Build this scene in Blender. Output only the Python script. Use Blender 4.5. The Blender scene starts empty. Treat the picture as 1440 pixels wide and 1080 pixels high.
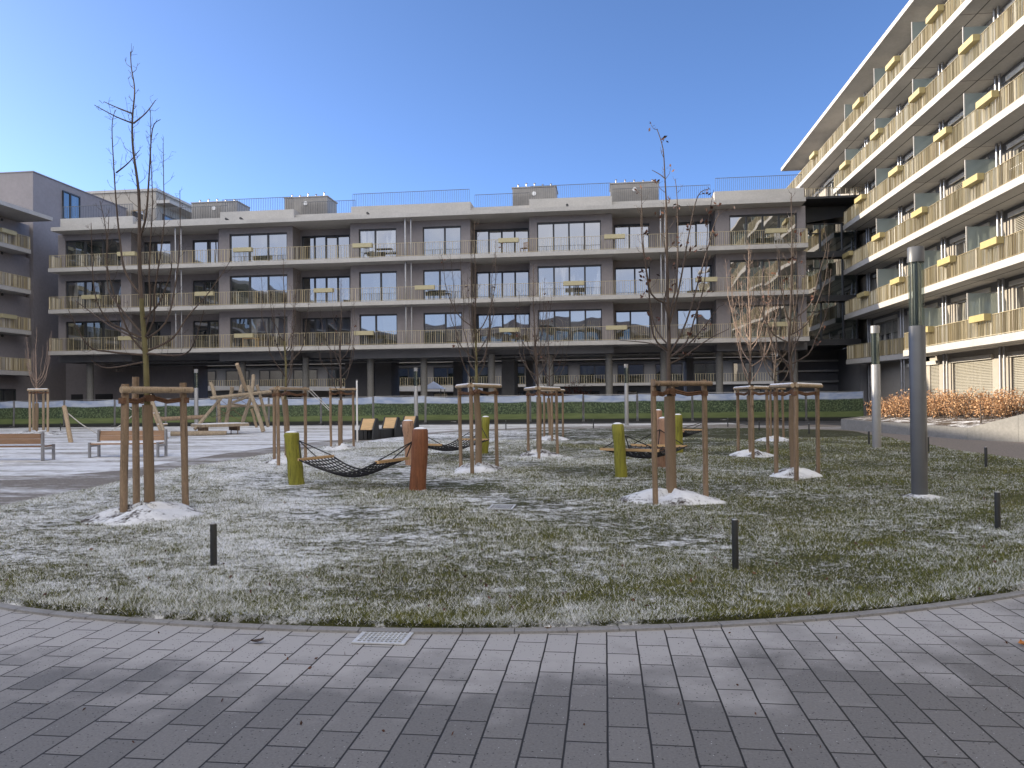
import bpy, bmesh, math, random
import numpy as np
from mathutils import Vector, Matrix
R = math.radians
random.seed(7)
rng = np.random.default_rng(11)
S = bpy.context.scene
C = S.collection
PI = math.pi

# ---------------------------------------------------------------- camera
H = 1.65
F = 1080.0
YAW, PITCH, ROLL = R(6.87), R(0.6), R(0.6)
SHIFT = 10.7
Fv = Vector((-math.sin(YAW) * math.cos(PITCH), math.cos(YAW) * math.cos(PITCH), math.sin(PITCH)))
R0 = Vector((math.cos(YAW), math.sin(YAW), 0))
U0 = R0.cross(Fv)
Uv = math.cos(ROLL) * U0 + math.sin(ROLL) * R0
Rv = math.cos(ROLL) * R0 - math.sin(ROLL) * U0
CAM = Vector((0, 0, H))
cd = bpy.data.cameras.new('camera')
cam = bpy.data.objects.new('camera', cd)
C.objects.link(cam)
cd.sensor_width = 36
cd.lens = 36 * F / 1440
cd.shift_y = SHIFT / 1440
cd.clip_start = 0.1
cd.clip_end = 3000
M = Matrix((Rv, Uv, -Fv)).transposed().to_4x4()
M.translation = CAM
cam.matrix_world = M
S.camera = cam


def ray(u, v):
    return (Fv * F + Rv * (u - 720) + Uv * (540 - v + SHIFT)).normalized()


def G(u, v, z=0.0):
    d = ray(u, v)
    return CAM + d * ((z - H) / d.z)


def PY(u, v, y):
    d = ray(u, v)
    return CAM + d * (y / d.y)


def PX(u, v, x):
    d = ray(u, v)
    return CAM + d * (x / d.x)


def PD(u, v, dep):
    d = ray(u, v)
    t = dep / (d.y * math.cos(YAW) - d.x * math.sin(YAW))
    return CAM + d * t


def L2W(lat, dep, z=0.0):
    c, s = math.cos(YAW), math.sin(YAW)
    return Vector((c * lat - s * dep, s * lat + c * dep, z))


def at(u, dep, z=0.0):
    p = PD(u, 562 - (u - 720) * 0.0105, dep)
    return Vector((p.x, p.y, z))


def XY(u, y):
    return PY(u, 400, y).x


# ---------------------------------------------------------------- materials
class NT:
    def __init__(self, name):
        self.m = bpy.data.materials.new(name)
        self.m.use_nodes = True
        self.t = self.m.node_tree
        self.t.nodes.clear()
        self.out = self.n('ShaderNodeOutputMaterial')
        self.b = self.n('ShaderNodeBsdfPrincipled')
        self.t.links.new(self.b.outputs[0], self.out.inputs[0])

    def n(self, kind, **kw):
        nd = self.t.nodes.new(kind)
        for k, v in kw.items():
            setattr(nd, k, v)
        return nd

    def l(self, a, b):
        if hasattr(a, 'is_linked') or hasattr(a, 'links'):
            self.t.links.new(a, b)
        else:
            b.default_value = a

    def coord(self, scale=(1, 1, 1), rot=(0, 0, 0)):
        if not hasattr(self, 'geo'):
            self.geo = self.n('ShaderNodeNewGeometry')
        mp = self.n('ShaderNodeMapping')
        mp.inputs['Scale'].default_value = scale
        mp.inputs['Rotation'].default_value = rot
        self.l(self.geo.outputs['Position'], mp.inputs[0])
        return mp.outputs[0]

    def obj(self, scale=(1, 1, 1)):
        tc = self.n('ShaderNodeTexCoord')
        mp = self.n('ShaderNodeMapping')
        mp.inputs['Scale'].default_value = scale
        self.l(tc.outputs['Object'], mp.inputs[0])
        return mp.outputs[0]

    def noise(self, scale, detail=4, rough=.55, vec=None, dist=0.0):
        nd = self.n('ShaderNodeTexNoise')
        nd.inputs['Scale'].default_value = scale
        nd.inputs['Detail'].default_value = detail
        nd.inputs['Roughness'].default_value = rough
        nd.inputs['Distortion'].default_value = dist
        self.l(vec if vec is not None else self.coord(), nd.inputs['Vector'])
        return nd.outputs[0]

    def math(self, op, a, b=0.0, c=None, clamp=False):
        nd = self.n('ShaderNodeMath', operation=op)
        nd.use_clamp = clamp
        self.l(a, nd.inputs[0])
        self.l(b, nd.inputs[1])
        if c is not None:
            self.l(c, nd.inputs[2])
        return nd.outputs[0]

    def ramp(self, fac, stops, interp='LINEAR'):
        nd = self.n('ShaderNodeValToRGB')
        nd.color_ramp.interpolation = interp
        el = nd.color_ramp.elements
        while len(el) < len(stops):
            el.new(0.5)
        for e, (p, c) in zip(el, stops):
            e.position = p
            e.color = (c[0], c[1], c[2], 1) if hasattr(c, '__len__') else (c, c, c, 1)
        self.l(fac, nd.inputs[0])
        return nd.outputs[0]

    def mix(self, fac, a, b, blend='MIX'):
        nd = self.n('ShaderNodeMix', data_type='RGBA', blend_type=blend)
        self.l(fac, nd.inputs[0])
        for s, i in ((a, 6), (b, 7)):
            if isinstance(s, tuple):
                nd.inputs[i].default_value = (*s, 1)
            else:
                self.l(s, nd.inputs[i])
        return nd.outputs[2]

    def bump(self, h, strength=.3, dist=.02):
        nd = self.n('ShaderNodeBump')
        nd.inputs['Strength'].default_value = strength
        nd.inputs['Distance'].default_value = dist
        self.l(h, nd.inputs['Height'])
        self.l(nd.outputs[0], self.b.inputs['Normal'])

    def set(self, **kw):
        for k, v in kw.items():
            k = {'col': 'Base Color', 'rough': 'Roughness', 'metal': 'Metallic', 'ior': 'IOR', 'coat': 'Coat Weight'}[k]
            if isinstance(v, tuple):
                v = (*v, 1)
            self.l(v, self.b.inputs[k])
        return self


def hx(col, k):
    return tuple(min(1, c * k) for c in col)


def plain(name, col, rough=.6, metal=0.0, scale=3.0, var=.25, bump=0.0, stretch=(1, 1, 1), fine=0.0, crack=0.0):
    t = NT(name)
    f = t.noise(scale, 5, .6, t.coord(stretch))
    c = t.ramp(f, [(.3, hx(col, 1 - var)), (.7, hx(col, 1 + var))])
    if fine:
        f2 = t.noise(scale * 12, 3, .6, t.coord(stretch))
        c = t.mix(fine, c, t.ramp(f2, [(.35, hx(col, .6)), (.65, hx(col, 1.35))]))
    if crack:
        ck = t.noise(9, 4, .65, t.coord((6, 6, .22)))
        c = t.mix(t.ramp(ck, [(.36, crack), (.42, 0)]), c, hx(col, .22))
        kn = t.noise(3.2, 2, .5, t.coord((1.6, 1.6, 1.0)))
        c = t.mix(t.ramp(kn, [(.70, 0), (.76, .75)]), c, hx(col, .3))
    t.set(col=c, rough=rough, metal=metal)
    if bump:
        t.bump(t.noise(scale * 8, 4, .6, t.coord(stretch)), bump)
    return t.m


MT = {}
MT['concrete'] = plain('pale_concrete', (.43, .415, .395), .8, scale=.7, var=.1, bump=.05, fine=.15)
MT['concrete_grey'] = plain('grey_concrete', (.24, .235, .225), .85, scale=.9, var=.14, bump=.08, fine=.25)
MT['soffit'] = plain('soffit_concrete', (.40, .385, .365), .85, scale=.5, var=.1, fine=.15)
MT['plaster'] = plain('grey_plaster', (.265, .243, .25), .9, scale=.35, var=.09, bump=.05, fine=.12)
MT['plaster_light'] = plain('beige_plaster', (.37, .34, .30), .9, scale=.4, var=.08, fine=.1)
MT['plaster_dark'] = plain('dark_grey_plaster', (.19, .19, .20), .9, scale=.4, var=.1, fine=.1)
MT['dark_void'] = plain('dark_shade_tone', (.05, .05, .053), .9, var=.2)  # shade under the raised building is put into this ceiling colour
MT['frame'] = plain('anthracite_frame', (.035, .036, .04), .45, var=.1)
MT['frame_light'] = plain('pale_aluminium_frame', (.55, .53, .49), .45, var=.06)
MT['steel'] = plain('galvanised_steel', (.38, .38, .39), .4, .7, scale=6, var=.12)
MT['lamp_steel'] = plain('lamp_grey_paint', (.115, .12, .13), .42, .25, scale=4, var=.06)
MT['lamp_sunlit'] = plain('lamp_sunlit_paint', (.30, .30, .305), .42, .3, scale=4, var=.06)  # paler copy of the lamp paint, with sunlight put into the colour
MT['bollard'] = plain('black_powder_coat', (.022, .024, .026), .5, scale=30, var=.2)
MT['stake'] = plain('brown_round_timber', (.27, .19, .125), .8, scale=4, var=.45, bump=.4, stretch=(3, 3, .5), fine=.45, crack=.8)
MT['stake_pale'] = plain('pale_round_timber', (.40, .30, .20), .8, scale=5, var=.25, bump=.25, stretch=(3, 3, .5), fine=.3, crack=.8)
MT['wood_grey'] = plain('weathered_log', (.33, .265, .19), .85, scale=5, var=.3, bump=.3, stretch=(2, 2, .6), fine=.3, crack=.8)
MT['wood_bench'] = plain('bench_timber', (.29, .175, .105), .65, scale=4, var=.25, bump=.12, stretch=(.5, 4, 6), fine=.25)
MT['wood_seat'] = plain('yellow_timber_slats', (.58, .38, .19), .6, scale=4, var=.22, bump=.12, stretch=(.6, 4, 6), fine=.25)
MT['wrap'] = plain('reed_mat', (.24, .17, .11), .9, scale=4, var=.25, bump=.5, stretch=(18, 18, .8), fine=.4)
MT['green_post'] = plain('yellow_green_glaze', (.25, .24, .030), .7, scale=6, var=.35, bump=.5, stretch=(3, 3, .35), fine=.3, crack=.8)
MT['orange_post'] = plain('red_brown_glaze', (.22, .082, .036), .7, scale=6, var=.38, bump=.5, stretch=(3, 3, .35), fine=.35, crack=.8)
MT['pale_post'] = plain('salmon_glaze', (.38, .22, .14), .65, scale=5, var=.25, bump=.2, stretch=(3, 3, .5), fine=.2, crack=.8)
MT['rope_black'] = plain('black_rope', (.02, .02, .022), .85, scale=40, var=.3)
MT['rope'] = plain('coir_rope', (.16, .085, .05), .9, scale=30, var=.3, bump=.4)
MT['rope_white'] = plain('pale_rope', (.5, .48, .44), .85, scale=30, var=.2)
MT['black_box'] = plain('black_bench_panel', (.02, .022, .027), .5, var=.15)
MT['bark'] = plain('olive_bark', (.155, .135, .062), .85, scale=8, var=.35, bump=.4, stretch=(2, 2, .8), fine=.3)
MT['twig'] = plain('dark_twig', (.085, .062, .05), .8, scale=6, var=.35)
MT['twig_pale'] = plain('pale_twig', (.33, .24, .19), .8, scale=6, var=.3)
MT['gold'] = plain('x', (.4, .3, .2))
MT['planter'] = plain('gold_planter_paint', (.47, .385, .18), .45, .15, scale=2, var=.08)
MT['planter_dull'] = plain('dull_gold_planter_paint', (.42, .375, .23), .5, .1, scale=2, var=.08)
MT['roofbox'] = plain('ribbed_grey_cladding', (.30, .285, .27), .6, scale=2, var=.1)
MT['white'] = plain('white_paint', (.78, .78, .78), .5, var=.04)
MT['tent'] = plain('white_canvas', (.75, .77, .8), .7, var=.05)
MT['soil'] = plain('dark_soil', (.06, .045, .035), .95, scale=12, var=.4, bump=.6)
MT['asphalt'] = plain('grey_asphalt', (.07, .07, .073), .9, scale=4, var=.2, bump=.3, fine=.4)
MT['kerb'] = plain('kerb_stone', (.27, .265, .265), .85, scale=4, var=.2, bump=.2, fine=.3)


def glass_pane(name, dark, curtain, sc):
    t = NT(name)
    cv = t.coord((1.4, 1.4, .22))
    c1 = t.noise(sc, 2, .5, cv)
    fold = t.noise(9, 2, .5, t.coord((1.6, 1.6, .02)))
    cu = t.mix(fold, hx(curtain, .55), hx(curtain, 1.3))
    col = t.mix(t.ramp(c1, [(.50, 0), (.58, 1)]), dark, cu)
    t.set(col=col, rough=.015, ior=3.5)
    t.bump(t.noise(.5, 1, .4), .045, .35)
    return t.m


MT['glass'] = glass_pane('window_glass', (.012, .017, .017), (.055, .065, .058), .9)
MT['glass_b'] = glass_pane('window_glass_curtained', (.02, .022, .022), (.26, .26, .24), 1.3)
MT['glass_sunny'] = glass_pane('window_glass_with_blind', (.03, .03, .03), (.30, .29, .25), 1.6)


def screen_glass(name, tint, a):
    t = NT(name)
    t.set(col=tint, rough=.25, ior=1.5)
    tr = t.n('ShaderNodeBsdfTransparent')
    tr.inputs[0].default_value = (.82, .88, .86, 1)
    mx = t.n('ShaderNodeMixShader')
    mx.inputs[0].default_value = a
    t.l(tr.outputs[0], mx.inputs[1])
    t.l(t.b.outputs[0], mx.inputs[2])
    t.l(mx.outputs[0], t.out.inputs[0])
    return t.m


MT['screen'] = screen_glass('frosted_screen_glass', (.42, .47, .45), .55)
MT['clear'] = screen_glass('clear_balcony_glass', (.05, .07, .07), .35)


MT['blind'] = plain('slatted_blind', (.40, .38, .33), .5, var=.06)


def banner_mat():
    t = NT('printed_fence_banner')
    tc = t.n('ShaderNodeTexCoord')
    sp = t.n('ShaderNodeSeparateXYZ')
    t.l(tc.outputs['UV'], sp.inputs[0])
    y = sp.outputs[1]
    wob = t.math('MULTIPLY', t.math('SUBTRACT', t.noise(1.1, 4), .5), .07)
    y2 = t.math('ADD', y, wob)
    lf = t.noise(9, 4, .7)
    hedge = t.ramp(lf, [(.36, (.012, .020, .014)), (.5, (.04, .068, .032)), (.64, (.15, .20, .105))])
    hedge = t.mix(t.ramp(t.noise(.8, 2), [(.4, 0), (.7, .4)]), hedge, (.08, .10, .035))
    lawn = t.ramp(t.noise(1.5, 4, .6, t.coord((.6, .6, 4))), [(.3, (.095, .13, .045)), (.7, (.15, .19, .07))])
    sky = t.ramp(t.noise(.9, 4, .6, t.coord((1, 1, 3))), [(.35, (.26, .33, .50)), (.65, (.48, .53, .62))])
    c = t.mix(t.ramp(y2, [(.30, 0), (.33, 1)]), lawn, hedge)
    c = t.mix(t.ramp(y, [(.10, 1), (.14, 0)]), c, (.02, .022, .02))
    c = t.mix(t.ramp(y2, [(.74, 0), (.78, 1)]), c, sky)
    t.set(col=c, rough=.75)
    return t.m


MT['banner'] = banner_mat()


def circle3(a, b, c):
    d = 2 * (a.x * (b.y - c.y) + b.x * (c.y - a.y) + c.x * (a.y - b.y))
    A, B, Cc = a.x ** 2 + a.y ** 2, b.x ** 2 + b.y ** 2, c.x ** 2 + c.y ** 2
    o = Vector(((A * (b.y - c.y) + B * (c.y - a.y) + Cc * (a.y - b.y)) / d, (A * (c.x - b.x) + B * (a.x - c.x) + Cc * (b.x - a.x)) / d, .07))
    return o, (a - o).xy.length


TRACK = circle3(G(690, 856, .07), G(1000, 808, .07), G(1440, 700, .07))


# ---- snow mask shared by lawn, blades
def snow_mask(t, bias=0.0):
    sp = t.n('ShaderNodeSeparateXYZ')
    t.coord()
    t.l(t.geo.outputs['Position'], sp.inputs[0])
    big = t.noise(.33, 3, .55)
    mid = t.noise(3.2, 6, .74, t.coord((.8, 1.2, 1)))
    fin = t.noise(11, 5, .7)
    mr = t.n('ShaderNodeMapRange')
    mr.inputs['From Min'].default_value = -9
    mr.inputs['From Max'].default_value = 7
    mr.inputs['To Min'].default_value = .06
    mr.inputs['To Max'].default_value = -.125
    t.l(sp.outputs[0], mr.inputs['Value'])
    s = t.math('MULTIPLY_ADD', big, .42, mr.outputs[0])
    s = t.math('MULTIPLY_ADD', mid, .62, s)
    s = t.math('MULTIPLY_ADD', fin, .52, s)
    # two faint arcs where a mower pressed the frost away
    for dr in (0.0, 1.15):
        ds = t.n('ShaderNodeVectorMath', operation='DISTANCE')
        t.l(t.geo.outputs['Position'], ds.inputs[0])
        ds.inputs[1].default_value = TRACK[0]
        off = t.math('ABSOLUTE', t.math('SUBTRACT', ds.outputs['Value'], TRACK[1] + dr))
        tr = t.ramp(off, [(.07, 1), (.24, 0)])
        s = t.math('MULTIPLY_ADD', tr, -.065, s)
    return t.math('ADD', s, bias)


SNOW = (.88, .89, .91)


def lawn_mat():
    t = NT('frosty_lawn')
    s = snow_mask(t)
    f = t.noise(30, 4, .7)
    g = t.ramp(f, [(.3, (.016, .018, .007)), (.55, (.05, .05, .017)), (.75, (.10, .09, .035))])  # dark soil tone also stands in for shadow between the blades
    g = t.mix(t.ramp(t.noise(.7, 3), [(.4, 0), (.62, .7)]), g, t.ramp(f, [(.3, (.022, .03, .006)), (.7, (.075, .085, .018))]))
    k = t.ramp(s, [(.745, 0), (.83, .92)])
    t.set(col=t.mix(k, g, SNOW), rough=.9)
    t.bump(t.math('ADD', f, k), .8, .04)
    return t.m


def blade_mat():
    t = NT('grass_blade')
    s = snow_mask(t)
    ri = t.geo.outputs['Random Per Island']
    s2 = t.math('MULTIPLY_ADD', ri, .42, s)
    g = t.ramp(ri, [(0, (.06, .075, .012)), (.35, (.145, .155, .026)), (.7, (.245, .23, .05)), (.95, (.42, .35, .14))])
    g = t.mix(t.ramp(t.noise(.5, 3), [(.4, 0), (.65, .6)]), g, (.15, .17, .028))
    k = t.ramp(s2, [(.955, 0), (1.01, .95)])
    t.set(col=t.mix(k, g, (.82, .83, .84)), rough=.75)
    return t.m


MT['lawn'] = lawn_mat()
MT['blade'] = blade_mat()


def snow_cover_mat(name, ground, lo, hi, sc=1.0, stretch=(1, 1, 1)):
    t = NT(name)
    a = t.noise(.5 * sc, 4, .6, t.coord(stretch))
    b = t.noise(5 * sc, 5, .7, t.coord(stretch))
    s = t.math('MULTIPLY_ADD', b, .6, t.math('MULTIPLY', a, .8))
    f = t.noise(18, 4, .7)
    g = t.ramp(f, [(.3, hx(ground, .55)), (.7, hx(ground, 1.4))])
    sn = t.ramp(t.noise(3, 4), [(.3, hx(SNOW, .72)), (.7, SNOW)])
    k = t.ramp(s, [(lo, 0), (hi, 1)])
    t.set(col=t.mix(k, g, sn), rough=.9)
    t.bump(t.math('ADD', t.math('MULTIPLY', f, .5), k), .6, .03)
    return t.m


MT['snow_field'] = snow_cover_mat('snowy_playground_gravel', (.24, .21, .175), .55, .72, 1.2, (.35, 1.5, 1))
MT['path'] = snow_cover_mat('worn_gravel_path', (.21, .185, .16), .68, .9, 1.2, (.4, 1.4, 1))
MT['path_dry'] = snow_cover_mat('dry_paved_path', (.24, .205, .175), 1.05, 1.2, 1.0)
MT['mulch'] = snow_cover_mat('snowy_bark_mulch', (.06, .045, .032), .585, .69, 4.5)
MT['bed'] = snow_cover_mat('snowy_planting_soil', (.085, .06, .04), .68, .82, 3.0)
MT['snowcap'] = plain('thin_snow', SNOW, .9, scale=20, var=.1, bump=.3)


def paving_mat():
    t = NT('grey_concrete_pavers')
    W, Ln = .204, .372
    br = t.n('ShaderNodeTexBrick')
    br.offset = .5
    br.inputs['Scale'].default_value = 1.0
    br.inputs['Mortar Size'].default_value = .0058
    br.inputs['Mortar Smooth'].default_value = .25
    br.inputs['Bias'].default_value = 0
    br.inputs['Brick Width'].default_value = Ln
    br.inputs['Row Height'].default_value = W
    br.inputs['Color1'].default_value = (0, 0, 0, 1)
    br.inputs['Color2'].default_value = (1, 1, 1, 1)
    br.inputs['Mortar'].default_value = (.5, .5, .5, 1)
    wv = t.n('ShaderNodeVectorMath', operation='ADD')
    nz = t.n('ShaderNodeTexNoise')
    nz.inputs['Scale'].default_value = 3.5
    t.l(t.coord(), nz.inputs[0])
    sc = t.n('ShaderNodeVectorMath', operation='SCALE')
    t.l(nz.outputs[1], sc.inputs[0])
    sc.inputs[3].default_value = .009
    t.l(t.coord((1, 1, 1), (0, 0, R(90))), wv.inputs[0])
    t.l(sc.outputs[0], wv.inputs[1])
    t.l(wv.outputs[0], br.inputs[0])
    brick = t.math('MULTIPLY', br.outputs[0], 1.0)
    base = t.ramp(brick, [(0, (.152, .145, .135)), (.5, (.178, .169, .158)), (1, (.21, .199, .186))])
    fn = t.noise(70, 3, .7)
    base = t.mix(.28, base, t.ramp(fn, [(.3, (.075, .072, .068)), (.7, (.31, .295, .285))]))
    # frost and painted light on stones: mostly close to the lawn edge, blotchy elsewhere
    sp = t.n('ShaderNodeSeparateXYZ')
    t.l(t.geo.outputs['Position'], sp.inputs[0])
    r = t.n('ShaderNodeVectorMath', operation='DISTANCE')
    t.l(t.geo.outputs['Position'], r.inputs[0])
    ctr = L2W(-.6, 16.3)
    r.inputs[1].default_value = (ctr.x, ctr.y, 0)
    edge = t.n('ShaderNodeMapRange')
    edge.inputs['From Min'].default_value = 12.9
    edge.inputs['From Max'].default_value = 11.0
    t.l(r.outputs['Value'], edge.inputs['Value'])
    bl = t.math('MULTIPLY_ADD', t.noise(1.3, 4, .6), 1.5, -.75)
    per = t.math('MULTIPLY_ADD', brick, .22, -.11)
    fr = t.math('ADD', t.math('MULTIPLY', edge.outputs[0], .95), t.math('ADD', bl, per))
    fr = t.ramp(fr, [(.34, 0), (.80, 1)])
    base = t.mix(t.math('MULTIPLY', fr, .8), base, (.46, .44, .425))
    # grit
    vo = t.n('ShaderNodeTexVoronoi')
    vo.inputs['Scale'].default_value = 44
    t.l(t.coord(), vo.inputs[0])
    dot = t.math('LESS_THAN', vo.outputs[0], t.math('MULTIPLY_ADD', t.noise(31, 1), .55, -.13))
    sel = t.math('GREATER_THAN', t.math('MULTIPLY_ADD', t.noise(1.7, 3), .9, t.math('MULTIPLY', vo.outputs[1], .6)), .60)
    dot = t.math('MULTIPLY', dot, sel)
    base = t.mix(t.math('MULTIPLY', dot, .85), base, (.03, .026, .026))
    vo2 = t.n('ShaderNodeTexVoronoi')
    vo2.inputs['Scale'].default_value = 47
    t.l(t.coord((1, 1, 1), (0, 0, .6)), vo2.inputs[0])
    d2 = t.math('LESS_THAN', vo2.outputs[0], .13)
    d2 = t.math('MULTIPLY', d2, t.math('GREATER_THAN', t.math('MULTIPLY_ADD', t.noise(1.1, 5, .7), 1.6, vo2.outputs[1]), 1.62))
    base = t.mix(t.math('MULTIPLY', d2, .8), base, (.62, .62, .63))
    col = t.mix(br.outputs['Fac'], base, (.022, .020, .018))
    t.set(col=col, rough=t.math('MULTIPLY_ADD', fr, .15, .72))
    hgt = t.math('ADD', t.math('MULTIPLY', br.outputs['Fac'], -1.2), t.math('ADD', t.math('MULTIPLY', fn, .12), t.math('MULTIPLY', dot, .5)))
    t.bump(hgt, .7, .012)
    return t.m


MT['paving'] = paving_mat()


def leaf_mat(name, a, b, c):
    t = NT(name)
    t.coord()
    ri = t.geo.outputs['Random Per Island']
    t.set(col=t.ramp(ri, [(0, a), (.5, b), (1, c)]), rough=.7)
    return t.m


MT['beech'] = leaf_mat('dry_beech_leaves', (.28, .13, .055), (.52, .29, .14), (.68, .45, .26))
MT['deadleaf'] = leaf_mat('dead_brown_leaves', (.045, .022, .018), (.10, .04, .026), (.19, .08, .045))
MT['redbush'] = leaf_mat('red_brown_leaves', (.06, .018, .014), (.13, .035, .022), (.2, .06, .03))
MT['hedge'] = leaf_mat('green_leaves', (.02, .04, .012), (.045, .075, .022), (.08, .10, .035))


def bars_mat():
    t = NT('gold_flat_bar')
    t.coord()
    ri = t.geo.outputs['Random Per Island']
    t.set(col=t.ramp(ri, [(0, (.30, .235, .13)), (.3, (.48, .40, .24)), (.7, (.60, .52, .35)), (1, (.74, .68, .54))]), rough=.45, metal=.15)
    return t.m


MT['gold'] = bars_mat()
# ---------------------------------------------------------------- mesh helpers
class MB:
    def __init__(self):
        self.v, self.f = [], []

    def faces(self, vs, fs):
        o = len(self.v)
        self.v += [tuple(p) for p in vs]
        self.f += [tuple(i + o for i in f) for f in fs]

    BF = [(0, 1, 3, 2), (4, 6, 7, 5), (0, 4, 5, 1), (2, 3, 7, 6), (0, 2, 6, 4), (1, 5, 7, 3)]

    def box(self, x0, x1, y0, y1, z0, z1, T=None):
        vs = [(x, y, z) for x in (x0, x1) for y in (y0, y1) for z in (z0, z1)]
        if T:
            vs = [T(*p) for p in vs]
        self.faces(vs, self.BF)

    def bar(self, p, q, w, h, up=(0, 0, 1)):
        p, q = Vector(p), Vector(q)
        d = (q - p).normalized()
        s = d.cross(Vector(up))
        if s.length < 1e-4:
            s = d.cross(Vector((1, 0, 0)))
        s.normalize()
        u = s.cross(d)
        vs = []
        for e in (p, q):
            for a in (-1, 1):
                for b in (-1, 1):
                    vs.append(e + s * a * w / 2 + u * b * h / 2)
        self.faces(vs, self.BF)

    def tube(self, path, radii, n=8, cap=True, wob=0.0):
        path = [Vector(p) for p in path]
        if not hasattr(radii, '__len__'):
            radii = [radii] * len(path)
        o = len(self.v)
        d = (path[1] - path[0]).normalized()
        s = d.cross(Vector((0.3, 0.95, 0.1)) if abs(d.z) > .5 else Vector((0, 0, 1))).normalized()
        for i, p in enumerate(path):
            if 0 < i < len(path) - 1:
                d = (path[i + 1] - path[i - 1]).normalized()
            elif i:
                d = (path[i] - path[i - 1]).normalized()
            s = (s - d * s.dot(d)).normalized()
            u = d.cross(s)
            for k in range(n):
                a = 2 * PI * k / n
                r = radii[i] * (1 + (random.uniform(-wob, wob) if wob else 0))
                self.v.append(tuple(p + (s * math.cos(a) + u * math.sin(a)) * r))
        m = len(path)
        for i in range(m - 1):
            for k in range(n):
                a, b = o + i * n + k, o + i * n + (k + 1) % n
                self.f.append((a, b, b + n, a + n))
        if cap:
            self.f.append(tuple(o + k for k in reversed(range(n))))
            self.f.append(tuple(o + (m - 1) * n + k for k in range(n)))

    def prism(self, poly, z0, z1):
        n = len(poly)
        vs = [(p[0], p[1], z0) for p in poly] + [(p[0], p[1], z1) for p in poly]
        fs = [tuple(reversed(range(n))), tuple(range(n, 2 * n))]
        fs += [(i, (i + 1) % n, (i + 1) % n + n, i + n) for i in range(n)]
        self.faces(vs, fs)

    def build(self, name, mat, parent=None, smooth=False, recalc=True):
        o = Vector((0, 0, 0))
        q = parent
        while q is not None:
            o += q.location
            q = q.parent
        me = bpy.data.meshes.new(name)
        me.from_pydata([(a - o.x, b - o.y, c - o.z) for a, b, c in self.v], [], self.f)
        if recalc and len(self.f) < 60000:
            bm = bmesh.new()
            bm.from_mesh(me)
            bmesh.ops.recalc_face_normals(bm, faces=bm.faces)
            bm.to_mesh(me)
            bm.free()
        me.materials.append(MT[mat])
        if smooth:
            me.polygons.foreach_set('use_smooth', [True] * len(me.polygons))
            try:
                me.set_sharp_from_angle(angle=R(40))
            except Exception:
                pass
        ob = bpy.data.objects.new(name, me)
        C.objects.link(ob)
        if parent:
            ob.parent = parent
        return ob


def tag(o, label, cat, group=None):
    o['label'] = label
    o['category'] = cat
    if group:
        o['group'] = group
    return o


def thing(name, label, cat, loc, group=None):
    o = bpy.data.objects.new(name, None)
    o.empty_display_size = .2
    C.objects.link(o)
    o.location = loc
    return tag(o, label, cat, group)


def structure(o, kind='structure'):
    o['kind'] = kind
    return o


def dup(root, loc, label, rotz=None):
    r = root.copy()
    C.objects.link(r)
    r.location = loc
    if rotz is not None:
        r.rotation_euler = (0, 0, rotz)
    r['label'] = label
    for ch in list(root.children):
        c = ch.copy()
        C.objects.link(c)
        c.parent = r
        for g in list(ch.children):
            d = g.copy()
            C.objects.link(d)
            d.parent = c
    return r


def smooth_path(pts, sub=6, closed=False):
    out = []
    n = len(pts)
    rngi = range(n if closed else n - 1)
    for i in rngi:
        if closed:
            p0, p1, p2, p3 = (pts[(i + k) % n] for k in (-1, 0, 1, 2))
        else:
            p0, p1, p2, p3 = pts[max(i - 1, 0)], pts[i], pts[i + 1], pts[min(i + 2, n - 1)]
        for k in range(sub):
            t = k / sub
            out.append(.5 * ((2 * p1) + (p2 - p0) * t + (2 * p0 - 5 * p1 + 4 * p2 - p3) * t * t + (3 * p1 - p0 - 3 * p2 + p3) * t ** 3))
    if not closed:
        out.append(pts[-1])
    return out


ORD = ['first', 'second', 'third', 'fourth', 'fifth', 'sixth', 'seventh', 'eighth', 'ninth', 'tenth', 'eleventh', 'twelfth',
       'thirteenth', 'fourteenth', 'fifteenth', 'sixteenth', 'seventeenth', 'eighteenth', 'nineteenth', 'twentieth']

# ---------------------------------------------------------------- ground
mb = MB()
mb.faces([(-400, -300, -.012), (400, -300, -.012), (400, 500, -.012), (-400, 500, -.012)], [(0, 1, 2, 3)])
structure(mb.build('ground', 'asphalt'))

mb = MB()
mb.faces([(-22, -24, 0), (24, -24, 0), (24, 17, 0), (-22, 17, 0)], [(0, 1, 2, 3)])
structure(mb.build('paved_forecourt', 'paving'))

LAWN = [(0, 5.50), (2.2, 5.73), (4.27, 6.42), (6.3, 7.5), (8.2, 9.2), (9.9, 11.4), (11.2, 14.2), (12.2, 18.0), (13.2, 24.0), (14.6, 31),
        (15.4, 36.0), (13.5, 38.6), (9.5, 40.6), (5.0, 41.6), (0.5, 40.6), (-2.9, 38.0), (-5.0, 33.5), (-6.4, 29.5), (-7.4, 24.5), (-7.9, 18.5),
        (-8.0, 14.5), (-8.0, 11.6), (-7.5, 9.6), (-6.3, 7.9), (-4.3, 6.38), (-2.2, 5.72)]
LP = smooth_path([L2W(a, b) for a, b in LAWN], 6, True)


def inside(x, y):
    c = False
    n = len(LP)
    j = n - 1
    for i in range(n):
        a, b = LP[i], LP[j]
        if (a.y > y) != (b.y > y) and x < (b.x - a.x) * (y - a.y) / (b.y - a.y) + a.x:
            c = not c
        j = i
    return c


def lawn_z(x, y):
    return .07 + .03 * math.sin(x * .55 + 1) * math.cos(y * .37) + .015 * math.sin(x * 1.7 + y * 1.1)


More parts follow.
